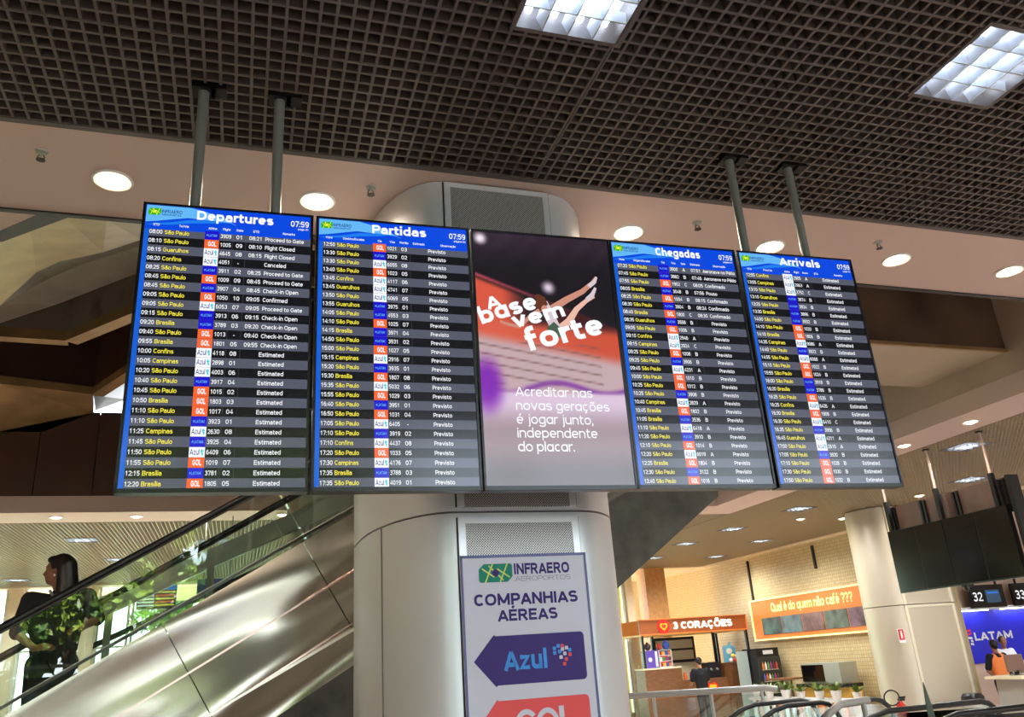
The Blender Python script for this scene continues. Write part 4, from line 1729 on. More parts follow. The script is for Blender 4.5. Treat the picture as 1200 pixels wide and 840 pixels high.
# ------------------------------------------------------------------ right side: switched-off screens
def off_screen(y0, label):
    t = thing('switched_off_screen', label, 'screen', (9.5, y0, 3.39), 0, 'switched-off portrait screens on the right')
    b = MB()
    b.box((0.0, 0.0, -0.92), (0.07, 0.55, 0.0), M_BLACK)
    b.build('casing', t)
    b = MB()
    b.box((-0.004, 0.008, -0.90), (0.0, 0.542, -0.008), mat('dead_screen_glass', (7, 6, 7), 0.12, 0, 0.6))
    b.build('screen', t)
    return t


o0 = off_screen(9.95, 'black switched-off portrait screen, farthest of the four, next to the cream pillar')
for y, lb in ((9.395, 'black switched-off portrait screen, second from the cream pillar'), (8.84, 'black switched-off portrait screen, third from the cream pillar'), (8.285, 'black switched-off portrait screen nearest the right picture edge')):
    dup(o0, (9.5, y, 3.39), lb)
t = thing('backing_board', 'brown board with upright dark rails above the switched-off screens', 'board', (9.62, 8.2, 3.3))
b = MB()
b.box((0, 0, 0.0), (0.04, 2.3, 0.46), noisy(mat('brown_laminate', (66, 50, 46), 0.35), (58, 42, 38), (74, 56, 50), 3))
b.build('panel', t)
for y in (0.12, 0.92, 1.55, 2.16):
    b = MB()
    for k in (0, 0.07):
        b.box((-0.03, y + k - 0.02, 0.0), (0.0, y + k + 0.02, 0.44), M_BLACK)
    b.build('upright_rail', t)
b = MB()
b.box((-0.12, -0.06, -0.72), (0.05, 0.0, 0.46), M_BLACK)
b.build('end_plate', t)
for y, lb in ((8.42, 'pale hanging pole of the switched-off screens at the right'), (9.40, 'pale hanging pole of the switched-off screens, middle one'), (10.42, 'pale hanging pole of the switched-off screens beside the cream pillar')):
    t = thing('ceiling_pole', lb, 'hanging pole', (9.53, y, 0), 0, 'poles of the switched-off screens')
    b = MB()
    b.tube([(0, 0, 3.70), (0, 0, H)], 0.018, mat('pale_pole', (196, 170, 160), 0.4, 0.3), 12)
    b.build('tube', t, smooth=True)
    b = MB()
    b.box((-0.03, -0.03, 3.36), (0.03, 0.03, 3.84), M_BLACK)
    b.build('sleeve', t)
    b = MB()
    b.lathe([(0.05, H - 0.02), (0.05, H)], (0, 0, 0), M_BLACK, 14)
    b.build('ceiling_flange', t)
t = thing('camera_dome', 'small dark dome under the lower edge of the switched-off screens', 'camera', (9.5, 9.25, 2.47))
b = MB()
b.box((-0.03, -0.05, -0.03), (0.05, 0.05, 0.0), M_BLACK)
b.build('mount', t)
b = MB()
b.ell((0, 0, -0.04), (.04, .04, .045), M_BLACK)
b.build('dome', t, smooth=True)

# coffee sign on the tiled wall
t = thing('menu_sign', 'long orange coffee sign with neon lettering and photo strip on the tiled wall', 'sign', (14.5, 0, 0))
b = MB()
b.box((-0.12, 16.6, 2.02), (-0.005, 22.05, 3.15), M_ORANGE)
b.build('panel', t)
neon = mat('neon_tube', (255, 240, 170), 0.4, 0, 0.5, 0.42, (255, 206, 96))
b = MB()
for a, c_ in (((16.6, 2.02), (22.05, 2.06)), ((16.6, 3.11), (22.05, 3.15)), ((22.0, 2.02), (22.05, 3.15))):
    b.box((-0.14, a[0], a[1]), (-0.12, c_[0], c_[1]), neon)
b.build('light_edge', t)
b = MB()
b.text('Qual é do quem não café ???', (-0.13, 21.0, 2.76), 0.34, neon, (0, -1, 0), (0, 0, 1), fit=3.5, bold=1)
b.build('neon_lettering', t)
b = MB()
cl = [(72, 92, 84), (86, 104, 104), (112, 88, 84), (84, 94, 84), (104, 84, 92)]
for k in range(5):
    a = 21.55 - k * 0.94
    b.box((-0.135, a - 0.90, 2.17), (-0.12, a, 2.62), noisy(mat('photo_print_%d' % k, cl[k], 0.25), tuple(int(q * .6) for q in cl[k]), tuple(min(255, int(q * 1.35)) for q in cl[k]), 2.4, (1, 1, 1), 3))
b.build('photo_strip', t)
t = tag(MB().box((14.44, 21.93, 3.15), (14.5, 21.98, 4.3), M_TRIM).build('conduit'), 'thin dark conduit on the tiled wall above the left end of the coffee sign', 'conduit')
t = tag(MB().box((14.44, 18.8, 3.7), (14.5, 18.86, 4.3), M_TRIM).build('conduit'), 'short dark conduit on the tiled wall above the middle of the coffee sign', 'conduit')

# fire-extinguisher sign on the pillar and the extinguisher
t = thing('extinguisher_sign', 'small red and white extinguisher sign on the cream pillar', 'sign', (12.27, 13.787, 1.88))
b = MB()
b.box((-0.075, 0, -0.13), (0.075, 0.012, 0.13), M_WHITE)
b.build('plate', t)
b = MB()
b.box((-0.065, -0.004, -0.08), (0.065, 0, 0.12), mat('sign_red', (206, 44, 36), 0.4))
b.box((-0.018, -0.007, -0.05), (0.018, -0.004, 0.09), M_WHITE)
b.build('pictogram', t)
M_RED = mat('extinguisher_red', (200, 40, 30), 0.25)
t = thing('fire_extinguisher', 'red fire extinguisher with looped black hose at the foot of the cream pillar', 'fire extinguisher', (11.66, 13.5, 0.2))
b = MB()
b.lathe([(0.085, 0.0), (0.095, 0.02), (0.095, 0.42), (0.08, 0.48), (0.04, 0.52), (0.03, 0.56)], (0, 0, 0), M_RED, 20)
b.build('cylinder', t, smooth=True)
b = MB()
b.box((-0.03, -0.03, 0.555), (0.09, 0.03, 0.60), M_BLACK)
b.box((-0.02, -0.015, 0.60), (0.13, 0.015, 0.63), M_BLACK)
b.build('valve', t)
b = MB()
b.tube([(-0.02 - 0.17 + 0.17 * math.cos(a * PI / 10), -0.02, 0.60 + 0.13 * math.sin(a * PI / 10) + 0.02) for a in range(0, 19)], 0.014, M_RUBBER, 8)
b.build('hose', t, smooth=True)
b = MB()
b.box((-0.12, -0.12, -0.2), (0.12, 0.12, -0.17), M_TRIM)
b.lathe([(0.02, -0.18), (0.02, 0.0)], (0, 0, 0), M_TRIM, 10)
b.build('stand', t)

# ------------------------------------------------------------------ coffee kiosk
t = thing('coffee_kiosk', 'brown coffee kiosk with illuminated white lettering at the far end', 'kiosk', (0, 22.0, 0))
b = MB()
b.box((10.67, 0, 2.39), (14.13, 0.08, 2.77), M_BROWNSIGN)
b.box((10.67, 0.08, 2.39), (10.75, 1.8, 2.77), mat('side_orange', (222, 128, 62), 0.95, 0, 0.1))
b.box((14.05, 0.08, 2.39), (14.13, 1.8, 2.77), M_BROWNSIGN)
fs_ = b.build('fascia', t)
b = MB()
for a, c_ in (((10.65, 2.36), (14.15, 2.395)), ((10.65, 2.765), (14.15, 2.79)), ((14.12, 2.37), (14.15, 2.78))):
    b.box((a[0], -0.03, a[1]), (c_[0], 0.0, c_[1]), M_ORANGE)
b.build('orange_edge', fs_)
glow = mat('sign_letter_glow', (255, 252, 240), 0.4, 0, 0.5, 0.45)
b = MB()
b.text('3 CORAÇÕES', (11.72, -0.02, 2.49), 0.27, glow, (1, 0, 0), (0, 0, 1), fit=1.95, bold=2)
b.build('lettering', fs_)
hr = mat('heart_red', (222, 30, 24), 0.4, 0, 0.5, 0.08)
hy = mat('heart_yellow', (250, 190, 40), 0.4, 0, 0.5, 0.08)


def heart(cx, cz, r, y, m):
    P = []
    for k in range(28):
        a = 2 * PI * k / 28
        P.append((cx + r * 0.0625 * 16 * math.sin(a) ** 3, cz + r * 0.0625 * (13 * math.cos(a) - 5 * math.cos(2 * a) - 2 * math.cos(3 * a) - math.cos(4 * a))))
    return P, y, m


b = MB()
b.prism([(11.42 + .19 * math.cos(k * PI / 12), 2.575 + .19 * math.sin(k * PI / 12)) for k in range(24)], -0.03, 0.0, hr, 1)
P, y_, m_ = heart(11.42, 2.575, .12, -.04, hy)
b.prism(P, -0.045, -0.03, hy, 1)
P, y_, m_ = heart(11.42, 2.58, .07, -.04, hr)
b.prism(P, -0.055, -0.045, hr, 1)
b.build('heart_emblem', fs_)
b = MB()
b.box((10.67, 0.02, 2.34), (14.13, 1.8, 2.39), mat('kiosk_canopy_lining', (240, 196, 110), 0.5))
b.build('canopy', t)
for x, y in ((10.74, 0.05), (11.27, 0.5), (12.05 + 1.22, 0.5), (14.1, 0.05), (10.74, 1.75), (14.1, 1.75)):
    b = MB()
    b.box((x - 0.035, y - 0.035, 0), (x + 0.035, y + 0.035, 2.37), M_BLACK)
    b.build('post', t)
for a, c_ in ((10.62, 11.75), (13.3, 14.28)):
    b = MB()
    b.box((a, -0.15, 0.1), (c_, 0.45, 1.46), M_WOOD)
    b.box((a - .02, -0.18, 1.46), (c_ + .02, 0.48, 1.50), M_CREAM if a < 12 else M_WOOD)
    b.build('counter', t)
b = MB()
b.box((11.75, 0.1, 0.1), (13.3, 0.5, 1.12), M_WOOD)
b.build('counter', t)
b = MB()
b.box((11.8, 1.5, 1.58), (13.18, 1.54, 2.3), mat('menu_frame_black', (20, 18, 18), 0.4))
for z0, z1 in ((1.66, 1.92), (1.98, 2.22)):
    b.box((11.88, 1.485, z0), (13.1, 1.50, z1), mat('menu_panel', (186, 178, 152), 0.5))
b.build('menu_board', t)
b = MB()
b.box((11.3, 1.6, 0.1), (13.3, 1.66, 1.58), mat('kiosk_back', (240, 230, 200), 0.5))
b.build('back_panel', t)
P, y_, m_ = heart(12.75, 0.86, .2, 0, hr)
b = MB()
b.prism(P, -0.02 + 0.08, 0.1, hr, 1)
P, y_, m_ = heart(12.78, 0.88, .11, 0, hy)
b.prism(P, 0.04, 0.06, hy, 1)
b.build('counter_emblem', t)

CANDY = [(206, 60, 50), (240, 190, 60), (70, 90, 190), (230, 120, 50), (240, 236, 220), (90, 150, 70), (150, 60, 130), (110, 60, 40)]


def m_c(i):
    return mat('packet_%d' % i, CANDY[i], 0.4)


t = thing('vending_box', 'purple and white display box on the left kiosk counter', 'display box', (10.985, 22.05, 1.503))
b = MB()
b.box((-0.18, 0, 0), (0.20, 0.3, 0.46), mat('purple_card', (92, 70, 170), 0.4))
b.build('box', t)
b = MB()
b.box((0.10, -0.006, 0.03), (0.17, 0.0, 0.43), M_WHITE)
b.lathe([(0.06, -0.006), (0.06, 0.0)], (-0.06, 0, 0.22), M_WHITE, 14, axis=1)
b.build('print', t)
t = thing('snack_rack', 'wire snack rack with rows of packets beside the purple box', 'rack', (11.41, 22.05, 1.503))
b = MB()
for z in (0.0, 0.15, 0.30, 0.44):
    b.box((-0.19, 0, z), (0.2, 0.25, z + 0.015), M_WHITE)
for x in (-0.19, 0.19):
    b.box((x - .01, 0.0, 0), (x + .01, 0.02, 0.455), M_WHITE)
b.build('frame', t)
kk = 0
for z in (0.015, 0.165, 0.315):
    for x in (-0.13, -0.03, 0.07, 0.15):
        s_ = tag(MB().rbox((-0.042, 0, 0), (0.042, 0.1, 0.10), 0.012, m_c(kk % 8)).build('snack_packet', None, (11.41 + x, 22.1, 1.505 + z)),
                 '%s snack packet on the %s shelf of the wire rack' % (['red', 'yellow', 'blue', 'orange', 'white', 'green', 'violet', 'brown'][kk % 8], ['lowest', 'middle', 'top'][int(z * 6.5)]), 'packet', 'snack packets in the wire rack')
        kk += 1
for (x, z, r, m, lb) in ((11.52, 2.095, .11, 'b', 'blue ball-shaped package on top of the snack rack'), (11.30, 2.065, .08, 'r', 'red round package on top of the snack rack'), (10.94, 2.047, .10, 'k', 'dark rounded package on top of the purple box')):
    mm = {'b': mat('ball_blue', (50, 90, 170), 0.3), 'r': m_c(0), 'k': mat('package_dark', (70, 56, 50), 0.4)}[m]
    b = MB()
    b.ell((0, 0, 0), (r, r, r), mm)
    b.ell((0, 0, r), (r * .35, r * .35, r * .25), mm)
    tag(b.build('round_package', None, (x, 22.18, z - (0.02 if m != 'k' else -0.02)), smooth=True), lb, 'package')
t = thing('candy_stand', 'orange and red candy stand between the kiosk counters', 'stand', (11.64, 22.55, 1.1))
b = MB()
b.box((-0.07, 0, -1.1), (0.07, 0.12, 0.35), mat('stand_orange', (240, 140, 40), 0.4))
b.build('body', t)
b = MB()
b.prism([(-0.08, 0.35), (0.08, 0.35), (0.10, 0.70), (0, 0.78), (-0.10, 0.70)], 0.0, 0.12, hr, 1)
b.build('header_card', t)
t = thing('espresso_machine', 'dark espresso machine on the kiosk back counter right of the man', 'coffee machine', (12.95, 22.17, 1.123))
b = MB()
b.rbox((-0.22, 0, 0), (0.22, 0.3, 0.42), 0.04, mat('machine_dark', (56, 52, 54), 0.3, 0.5))
b.build('body', t)
b = MB()
b.tube([(-0.1, -0.06, 0.22), (-0.1, 0, 0.24)], 0.03, M_GREYMETAL, 8)
b.tube([(0.1, -0.06, 0.22), (0.1, 0, 0.24)], 0.03, M_GREYMETAL, 8)
b.build('group_head', t)
for i in range(7):
    x = 11.85 + i * 0.2
    if abs(x - 12.95) < .25:
        continue
    b = MB()
    b.lathe([(0.05, 0), (0.055, 0.12), (0.04, 0.16), (0.042, 0.20)], (0, 0, 0), m_c((i * 3) % 8), 12)
    tag(b.build('jar', None, (x, 22.05 + 0.2, 1.123), smooth=True), '%s jar standing on the low kiosk counter' % ['red', 'orange', 'violet', 'yellow', 'white', 'brown', 'blue'][i], 'jar', 'jars on the low kiosk counter')
t = thing('display_card', 'light blue display card standing on the right kiosk counter', 'display card', (13.55, 22.2, 1.503))
b = MB()
b.prism([(-0.2, 0), (0.22, 0), (0.2, 0.42), (0.08, 0.46), (0.06, 0.56), (-0.02, 0.46), (-0.19, 0.44)], 0, 0.03, mat('card_blue', (110, 190, 224), 0.4), 1)
b.build('card', t)
b = MB()
b.prism([(0.1 * math.cos(k * PI / 8), 0.30 + 0.08 * math.sin(k * PI / 8)) for k in range(16)], -0.004, 0, m_c(4), 1)
b.build('print', t)
for i in range(9):
    x = 13.46 + (i % 5) * 0.13
    z = 1.503 if i < 5 else 1.615
    if i >= 5:
        x += 0.08
    b = MB()
    b.ell((0, 0, 0.055), (0.06, 0.06, 0.055), m_c((4, 0, 4, 7, 4, 1, 4, 0, 4)[i]))
    tag(b.build('wrapped_pastry', None, (x, 22.02, z), smooth=True), ['white wrapped pastry at the left end of the lower row on the right kiosk counter', 'red wrapped pastry in the lower row on the right kiosk counter', 'white wrapped pastry in the middle of the lower row on the right kiosk counter', 'brown wrapped pastry in the lower row on the right kiosk counter', 'white wrapped pastry at the right end of the lower row on the kiosk counter', 'yellow wrapped pastry at the left end of the upper row on the kiosk counter', 'white wrapped pastry in the upper row between the yellow and red ones', 'red wrapped pastry in the upper row on the right kiosk counter', 'white wrapped pastry at the right end of the upper row on the kiosk counter'][i], 'pastry', 'wrapped pastries on the right kiosk counter')

# drinks fridge, table, food case, plants
t = thing('drinks_fridge', 'tall black glass-door drinks fridge against the tiled wall', 'fridge', (13.6, 20.9, 0))
b = MB()
b.box((0, 0, 0), (0.7, 0.7, 1.82), M_BLACK)
b.build('cabinet', t)
b = MB()
b.box((-0.01, -0.03, 0.12), (0.7, 0.0, 1.60), mat('fridge_glass', (34, 38, 40), 0.1, 0, 0.7))
b.build('door', t)
b = MB()
for k in range(4):
    b.box((0.08, -0.04, 0.35 + k * 0.3), (0.6, -0.03, 0.37 + k * 0.3), M_GREYMETAL)
    for j in range(6):
        b.lathe([(0.028, 0), (0.03, 0.12), (0.012, 0.17), (0.012, 0.19)], (0.12 + j * 0.085, -0.036, 0.37 + k * 0.3), m_c((j + k) % 8), 8)
b.build('bottle_rows', t)
b = MB()
b.box((0.2, -0.035, 1.66), (0.5, 0.0, 1.76), M_WHITE)
b.build('brand_plate', t)
t = thing('glass_screen', 'frosted glass screen standing left of the drinks fridge', 'screen', (13.2, 21.3, 0))
b = MB()
b.box((0, 0, 0.1), (0.36, 0.02, 1.78), mat('frosted_glass', (176, 190, 182), 0.25, 0, 0.5))
b.build('pane', t)
b = MB()
b.box((-0.02, -0.02, 0), (0.38, 0.04, 0.1), M_BLACK)
b.build('base', t)
t = thing('cafe_table', 'small brown cafe table between the fridge and the food case', 'table', (13.75, 19.75, 0))
b = MB()
b.box((-0.5, -0.45, 1.02), (0.35, 0.45, 1.06), M_WOOD)
b.build('top', t)
b = MB()
b.lathe([(0.03, 0.02), (0.03, 1.02)], (0, 0, 0), M_WOOD, 10)
b.lathe([(0.2, 0), (0.2, 0.02)], (0, 0, 0), M_BLACK, 16)
b.build('pedestal', t)
t = thing('bar_counter', 'long dark counter edge below the food display case', 'counter', (13.5, 17.3, 0))
b = MB()
b.box((0, 0, 0.84), (0.5, 1.9, 0.92), M_BLACK)
b.build('top', t)
b = MB()
b.box((0.1, 0.0, 0), (0.45, 1.9, 0.84), mat('counter_ochre', (210, 160, 60), 0.5))
b.build('front', t)
t = thing('food_case', 'glass food display case with steel side on the dark counter', 'display case', (13.65, 17.6, 0.93))
b = MB()
b.box((0, 0, 0), (0.5, 0.6, 0.46), M_GREYMETAL)
b.box((0.02, 0.6, 0.0), (0.5, 1.5, 0.03), M_GREYMETAL)
b.box((0.0, 0.6, 0.42), (0.5, 1.5, 0.46), M_GREYMETAL)
b.build('body', t)
b = MB()
b.box((0.0, 0.6, 0.03), (0.008, 1.5, 0.42), M_GLASS)
b.box((0.0, 1.49, 0.03), (0.5, 1.5, 0.42), M_GLASS)
b.build('glass_front', t)
b = MB()
b.box((0.03, 0.62, 0.2), (0.45, 1.47, 0.215), M_WHITE)
b.build('shelf', t)
for k in range(8):
    b = MB()
    b.ell((0, 0, 0.053), (0.08, 0.07, 0.05), m_c((7, 0, 3, 1, 7, 3, 0, 7)[k]))
    tag(b.build('pastry', None, (13.82, 18.3 + (k % 4) * 0.2, 0.963 if k < 4 else 1.148), smooth=True), '%s pastry on the %s shelf of the food case' % (['brown', 'red', 'orange', 'yellow', 'dark brown', 'pale orange', 'dark red', 'small brown'][k], 'lower' if k < 4 else 'upper'), 'pastry', 'pastries in the food case')


def plant(x, y, z, label, s_=1.0, seed=1):
    r = random.Random(seed)
    t = thing('potted_plant', label, 'plant', (x, y, z), 0, 'small potted plants in front of the cafe wall')
    b = MB()
    b.lathe([(0.08 * s_, 0), (0.11 * s_, 0.16 * s_), (0.115 * s_, 0.17 * s_)], (0, 0, 0), M_WHITE, 14)
    b.build('pot', t)
    b = MB()
    for k in range(26):
        a = r.uniform(0, 2 * PI)
        L = r.uniform(.18, .38) * s_
        el = r.uniform(.5, 1.3)
        P = []
        for j in range(5):
            u = j / 4
            P.append(Vector((math.cos(a) * L * u * math.cos(el) * 1.4, math.sin(a) * L * u * math.cos(el) * 1.4, 0.15 * s_ + L * math.sin(el) * (u - .35 * u * u))))
        sd = Vector((-math.sin(a), math.cos(a), 0))
        for j in range(4):
            w0, w1 = (0.028 * math.sin(PI * (0.1 + .9 * j / 4)) * s_, 0.028 * math.sin(PI * (0.1 + .9 * (j + 1) / 4)) * s_)
            b.poly([P[j] - sd * w0, P[j + 1] - sd * w1, P[j + 1] + sd * w1, P[j] + sd * w0], M_LEAF)
    b.build('foliage', t)


PY = ['potted plant by the white box at the left of the cafe row', 'potted plant second along the cafe row', 'potted plant under the brown table', 'potted plant left of the food case', 'potted plant under the food case', 'potted plant right of the food case', 'tall potted plant in front of the yellow front']
for k, lb in enumerate(PY):
    plant(13.01 - 0.04 * (k % 2), 20.3 - k * 0.66, 0.622, lb, 0.95 + 0.1 * (k % 3), k + 1)
t = thing('planter_bench', 'low slatted white bench carrying the row of plants', 'bench', (12.95, 16.6, 0))
b = MB()
b.box((0, 0, 0.56), (0.5, 4.0, 0.62), M_WHITE)
b.build('top', t)
for k in range(14):
    b = MB()
    b.box((0.02, 0.1 + k * 0.28, 0.0), (0.06, 0.22 + k * 0.28, 0.56), M_WHITE if k % 3 else M_ORANGE)
    b.build('slat', t)

# grey guard rail and the landing rails of the lower escalators
t = thing('guard_rail', 'thick grey tubular guard rail in front of the kiosk', 'railing', (0, 0, 0))
gp = [(6.6, 16.9, 1.1), (9.86, 15.05, 1.1), (10.05, 14.93, 1.06)]
b = MB()
b.tube(gp, 0.062, mat('rail_grey', (150, 148, 142), 0.35, 0.3), 14)
b.build('top_rail', t, smooth=True)
for q in (0.42, 0.72, 0.98):
    p0 = Vector(gp[0]).lerp(Vector(gp[1]), q)
    b = MB()
    b.tube([(p0.x, p0.y, 0), (p0.x, p0.y, 1.08)], 0.035, MATS['rail_grey'], 12)
    b.build('post', t)
b = MB()
p0, p1 = Vector(gp[0]), Vector(gp[1])
b.add([p0 + Vector((0, 0, -0.95)), p1 + Vector((0, 0, -0.95)), p1 + Vector((0, 0, -0.1)), p0 + Vector((0, 0, -0.1)), p0 + Vector((0, .01, -0.95)), p1 + Vector((0, .01, -0.95)), p1 + Vector((0, .01, -0.1)), p0 + Vector((0, .01, -0.1))],
      [(0, 1, 2, 3), (7, 6, 5, 4)], M_GLASS)
b.build('glass_panel', t)


def landing(y, x0, x1, label, ztop=1.0):
    t = thing('escalator_handrail', label, 'handrail', (0, y, 0), 0, 'landing balustrades of the lower escalators')
    pts = []
    for k in range(8):
        a = PI / 2 - PI * k / 7 * 1.0
        pts.append((x1 + 0.30 * math.cos(a), 0, ztop - 0.30 + 0.30 * math.sin(a)))
    left = [(x0 - 1.4, 0, max(0.05, ztop - 0.80)), (x0 - 0.35, 0, ztop - 0.17), (x0 - 0.1, 0, ztop - 0.05), (x0 + 0.15, 0, ztop)]
    b = MB()
    b.tube(left + pts, 0.036, M_RUBBER, 10)
    b.build('handrail', t, smooth=True)
    b = MB()
    b.prism([(x0 - 1.3, 0.02), (x1 + 0.15, 0.02), (x1 + 0.26, ztop - 0.30), (x1 + 0.15, ztop - 0.08), (x0 + 0.1, ztop - 0.03), (x0 - 0.35, ztop - 0.22), (x0 - 1.3, ztop - 0.82)], -0.005, 0.005, M_GLASS, 1)
    b.build('glass_panel', t)


landing(12.4, 7.75, 8.75, 'farthest black looped escalator handrail, below the kiosk')
landing(11.55, 7.75, 8.5, 'second black looped escalator handrail, just nearer than the farthest')
landing(11.2, 8.6, 9.2, 'black looped escalator handrail ending below the yellow cafe front')
landing(9.25, 7.6, 9.25, 'black looped escalator handrail running under the cream pillar')
landing(8.1, 7.6, 9.6, 'nearest black escalator handrail at the lower right corner')
t = thing('bollard_rail', 'short bent grey tube rail between the black handrail loops', 'railing', (0, 10.9, 0))
b = MB()
b.tube([(7.9, 0, 0.0), (7.95, 0, 0.55), (8.1, 0, 0.88), (8.35, 0, 1.0), (8.85, 0, 1.02)], 0.055, MATS['rail_grey'], 12)
b.tube([(8.75, 0, 0.0), (8.75, 0, 1.0)], 0.04, MATS['rail_grey'], 12)
b.build('tube', t, smooth=True)
t = thing('snake_plant', 'dark pointed snake plant leaves rising from the lower right edge', 'plant', (5.55, 6.25, 0.7))
t.location = (5.62, 6.15, 0.55)
b = MB()
b.lathe([(0.14, -0.55), (0.2, 0.0), (0.21, 0.02)], (0, 0, 0), M_WHITE, 18)
b.build('pot', t)
for dx, dy, L, ln in ((0, 0, 0.93, -0.03), (-0.08, 0.05, 0.6, -0.1), (0.09, 0.04, 0.62, 0.1), (0.02, 0.09, 0.55, 0.05)):
    b = MB()
    P = [(0.0, 0.03), (0.3, 0.05), (0.6, 0.045), (0.85, 0.022), (1.0, 0.002)]
    for sgn in (-1, 1):
        for (u0, w0), (u1, w1) in zip(P[:-1], P[1:]):
            b.poly([(dx + ln * u0 - w0, dy + sgn * .004, L * u0), (dx + ln * u0 + w0, dy + sgn * .004, L * u0), (dx + ln * u1 + w1, dy + sgn * .004, L * u1), (dx + ln * u1 - w1, dy + sgn * .004, L * u1)][::sgn], mat('dark_leaf', (34, 54, 34), 0.4))
    b.build('leaf', t)

# ------------------------------------------------------------------ check-in hall
BLUE = mat('airline_blue', (30, 34, 190), 0.45)
t = thing('check_in_backdrop', 'deep blue airline backdrop panel behind the check-in desks', 'backdrop', (0, 18.94, 0))
b = MB()
b.box((17.6, 0, 1.04), (25.5, 0.05, 2.42), BLUE)
b.build('panel', t)
b = MB()
b.text('LATAM', (19.28, -0.012, 1.63), 0.30, M_WHITE, fit=1.38, bold=2)
b.build('lettering', t)
b = MB()
for k, (z, c_) in enumerate(((0.30, 'r'), (0.22, 'r'), (0.14, 'w'), (0.06, 'w'), (-0.02, 'w'))):
    m = mat('emblem_red', (226, 40, 70), 0.4) if c_ == 'r' else M_WHITE
    x0 = 18.98 + 0.03 * k
    b.poly([(x0 + .06 * (k % 2), -0.012, 1.55 + z), (19.20, -0.012, 1.58 + z - .05 * (k > 1)), (19.20, -0.012, 1.64 + z - .05 * (k > 1)), (x0 + .06 * (k % 2), -0.012, 1.60 + z)], m)
b.build('emblem', t)
b = MB()
b.box((17.6, -0.25, 2.42), (25.5, 0.05, 2.5), M_WHITE)
cv = b.build('cove', t)
for a in (18.6, 20.3, 22.0):
    q = MB()
    q.box((a, -0.22, 2.40), (a + 1.2, -0.12, 2.42), M_WHITEGLOW)
    q.build('strip_light', cv)
for i, (num, x) in enumerate((('32', 19.15), ('33', 20.68))):
    t = thing('counter_monitor', 'black counter number monitor showing %s above the check-in desks' % num, 'monitor', (x, 18.6, 2.47), 0, 'numbered monitors above the check-in desks')
    b = MB()
    b.box((0, 0, 0), (1.22, 0.08, 0.6), M_BLACK)
    b.build('casing', t)
    b = MB()
    b.text(num, (0.08, -0.004, 0.17), 0.34, S_WHITE, fit=0.36, bold=1)
    b.build('number', t)
    b = MB()
    b.box((0.55, -0.004, 0.12), (1.05, 0, 0.46), screen('monitor_teal', (50, 74, 96), 1))
    b.box((0.60, -0.007, 0.36), (1.0, -0.004, 0.40), S_MBLUE)
    b.build('screen', t)
    b = MB()
    for xx in (0.2, 1.0):
        b.box((xx, 0.02, 0.6), (xx + 0.05, 0.06, H - 2.47), M_BLACK)
    b.build('bracket', t)
for i, (x, y, lb) in enumerate(((13.6, 12.5, 'pale check-in desk in front of the person in the orange vest'), (18.4, 16.4, 'pale check-in desk at the right picture edge'))):
    t = thing('check_in_desk', lb, 'desk', (x, y, 0), 0, 'check-in desks')
    b = MB()
    b.prism([(0.0, 0.0), (1.9, 0.0), (2.0, 1.0), (0.1, 1.0)], 0.0, 0.7, mat('desk_grey', (176, 170, 160), 0.45), 1)
    b.build('body', t)
    b = MB()
    b.box((-0.1, -0.06, 1.0), (2.2, 0.76, 1.05), M_CREAM)
    b.box((0.3, -0.12, 0.80), (1.7, -0.02, 0.84), M_CREAM)
    b.build('top', t)
    b = MB()
    b.box((0.6, -0.08, 0.45), (1.2, -0.005, 0.75), mat('desk_panel', (120, 112, 104), 0.5))
    b.build('front_panel', t)
t = thing('desk_screen', 'brown back of a computer screen on the check-in desk', 'computer screen', (13.85, 12.8, 1.053))
b = MB()
b.rbox((-0.2, 0, 0.06), (0.2, 0.05, 0.36), 0.02, mat('screen_back', (122, 92, 78), 0.5))
b.build('housing', t)
b = MB()
b.box((-0.03, 0.0, 0.0), (0.03, 0.06, 0.08), M_BLACK)
b.box((-0.12, -0.05, 0.0), (0.12, 0.1, 0.012), M_BLACK)
b.build('stand', t)
t = thing('waste_bin', 'dark waste bin with steel body at the foot of the cream pillar', 'bin', (12.95, 13.1, 0))
b = MB()
b.lathe([(0.17, 0.0), (0.19, 0.62)], (0, 0, 0), M_GREYMETAL, 20)
b.build('body', t, smooth=True)
b = MB()
b.lathe([(0.2, 0.62), (0.2, 0.74), (0.15, 0.80)], (0, 0, 0), M_BLACK, 20)
b.build('lid', t, smooth=True)

# ------------------------------------------------------------------ people
def fuse(mb, name, voxel, parent=None, smooth_it=5, loc=None):
    """one continuous surface out of overlapping limbs"""
    o = mb.build('raw', None)
    r = o.modifiers.new('r', 'REMESH')
    r.mode = 'VOXEL'
    r.voxel_size = voxel
    s_ = o.modifiers.new('s', 'SMOOTH')
    s_.iterations = smooth_it
    s_.factor = 0.5
    bpy.context.view_layer.update()
    me = bpy.data.meshes.new_from_object(o.evaluated_get(bpy.context.evaluated_depsgraph_get()))
    me.name = name
    m = mb.mats[0]
    old = o.data
    bpy.data.objects.remove(o)
    bpy.data.meshes.remove(old)
    me.materials.clear()
    me.materials.append(m)
    me.polygons.foreach_set('use_smooth', [True] * len(me.polygons))
    k = bpy.data.objects.new(name, me)
    col.objects.link(k)
    if parent:
        k.parent = parent
    if loc:
        k.location = loc
    return k


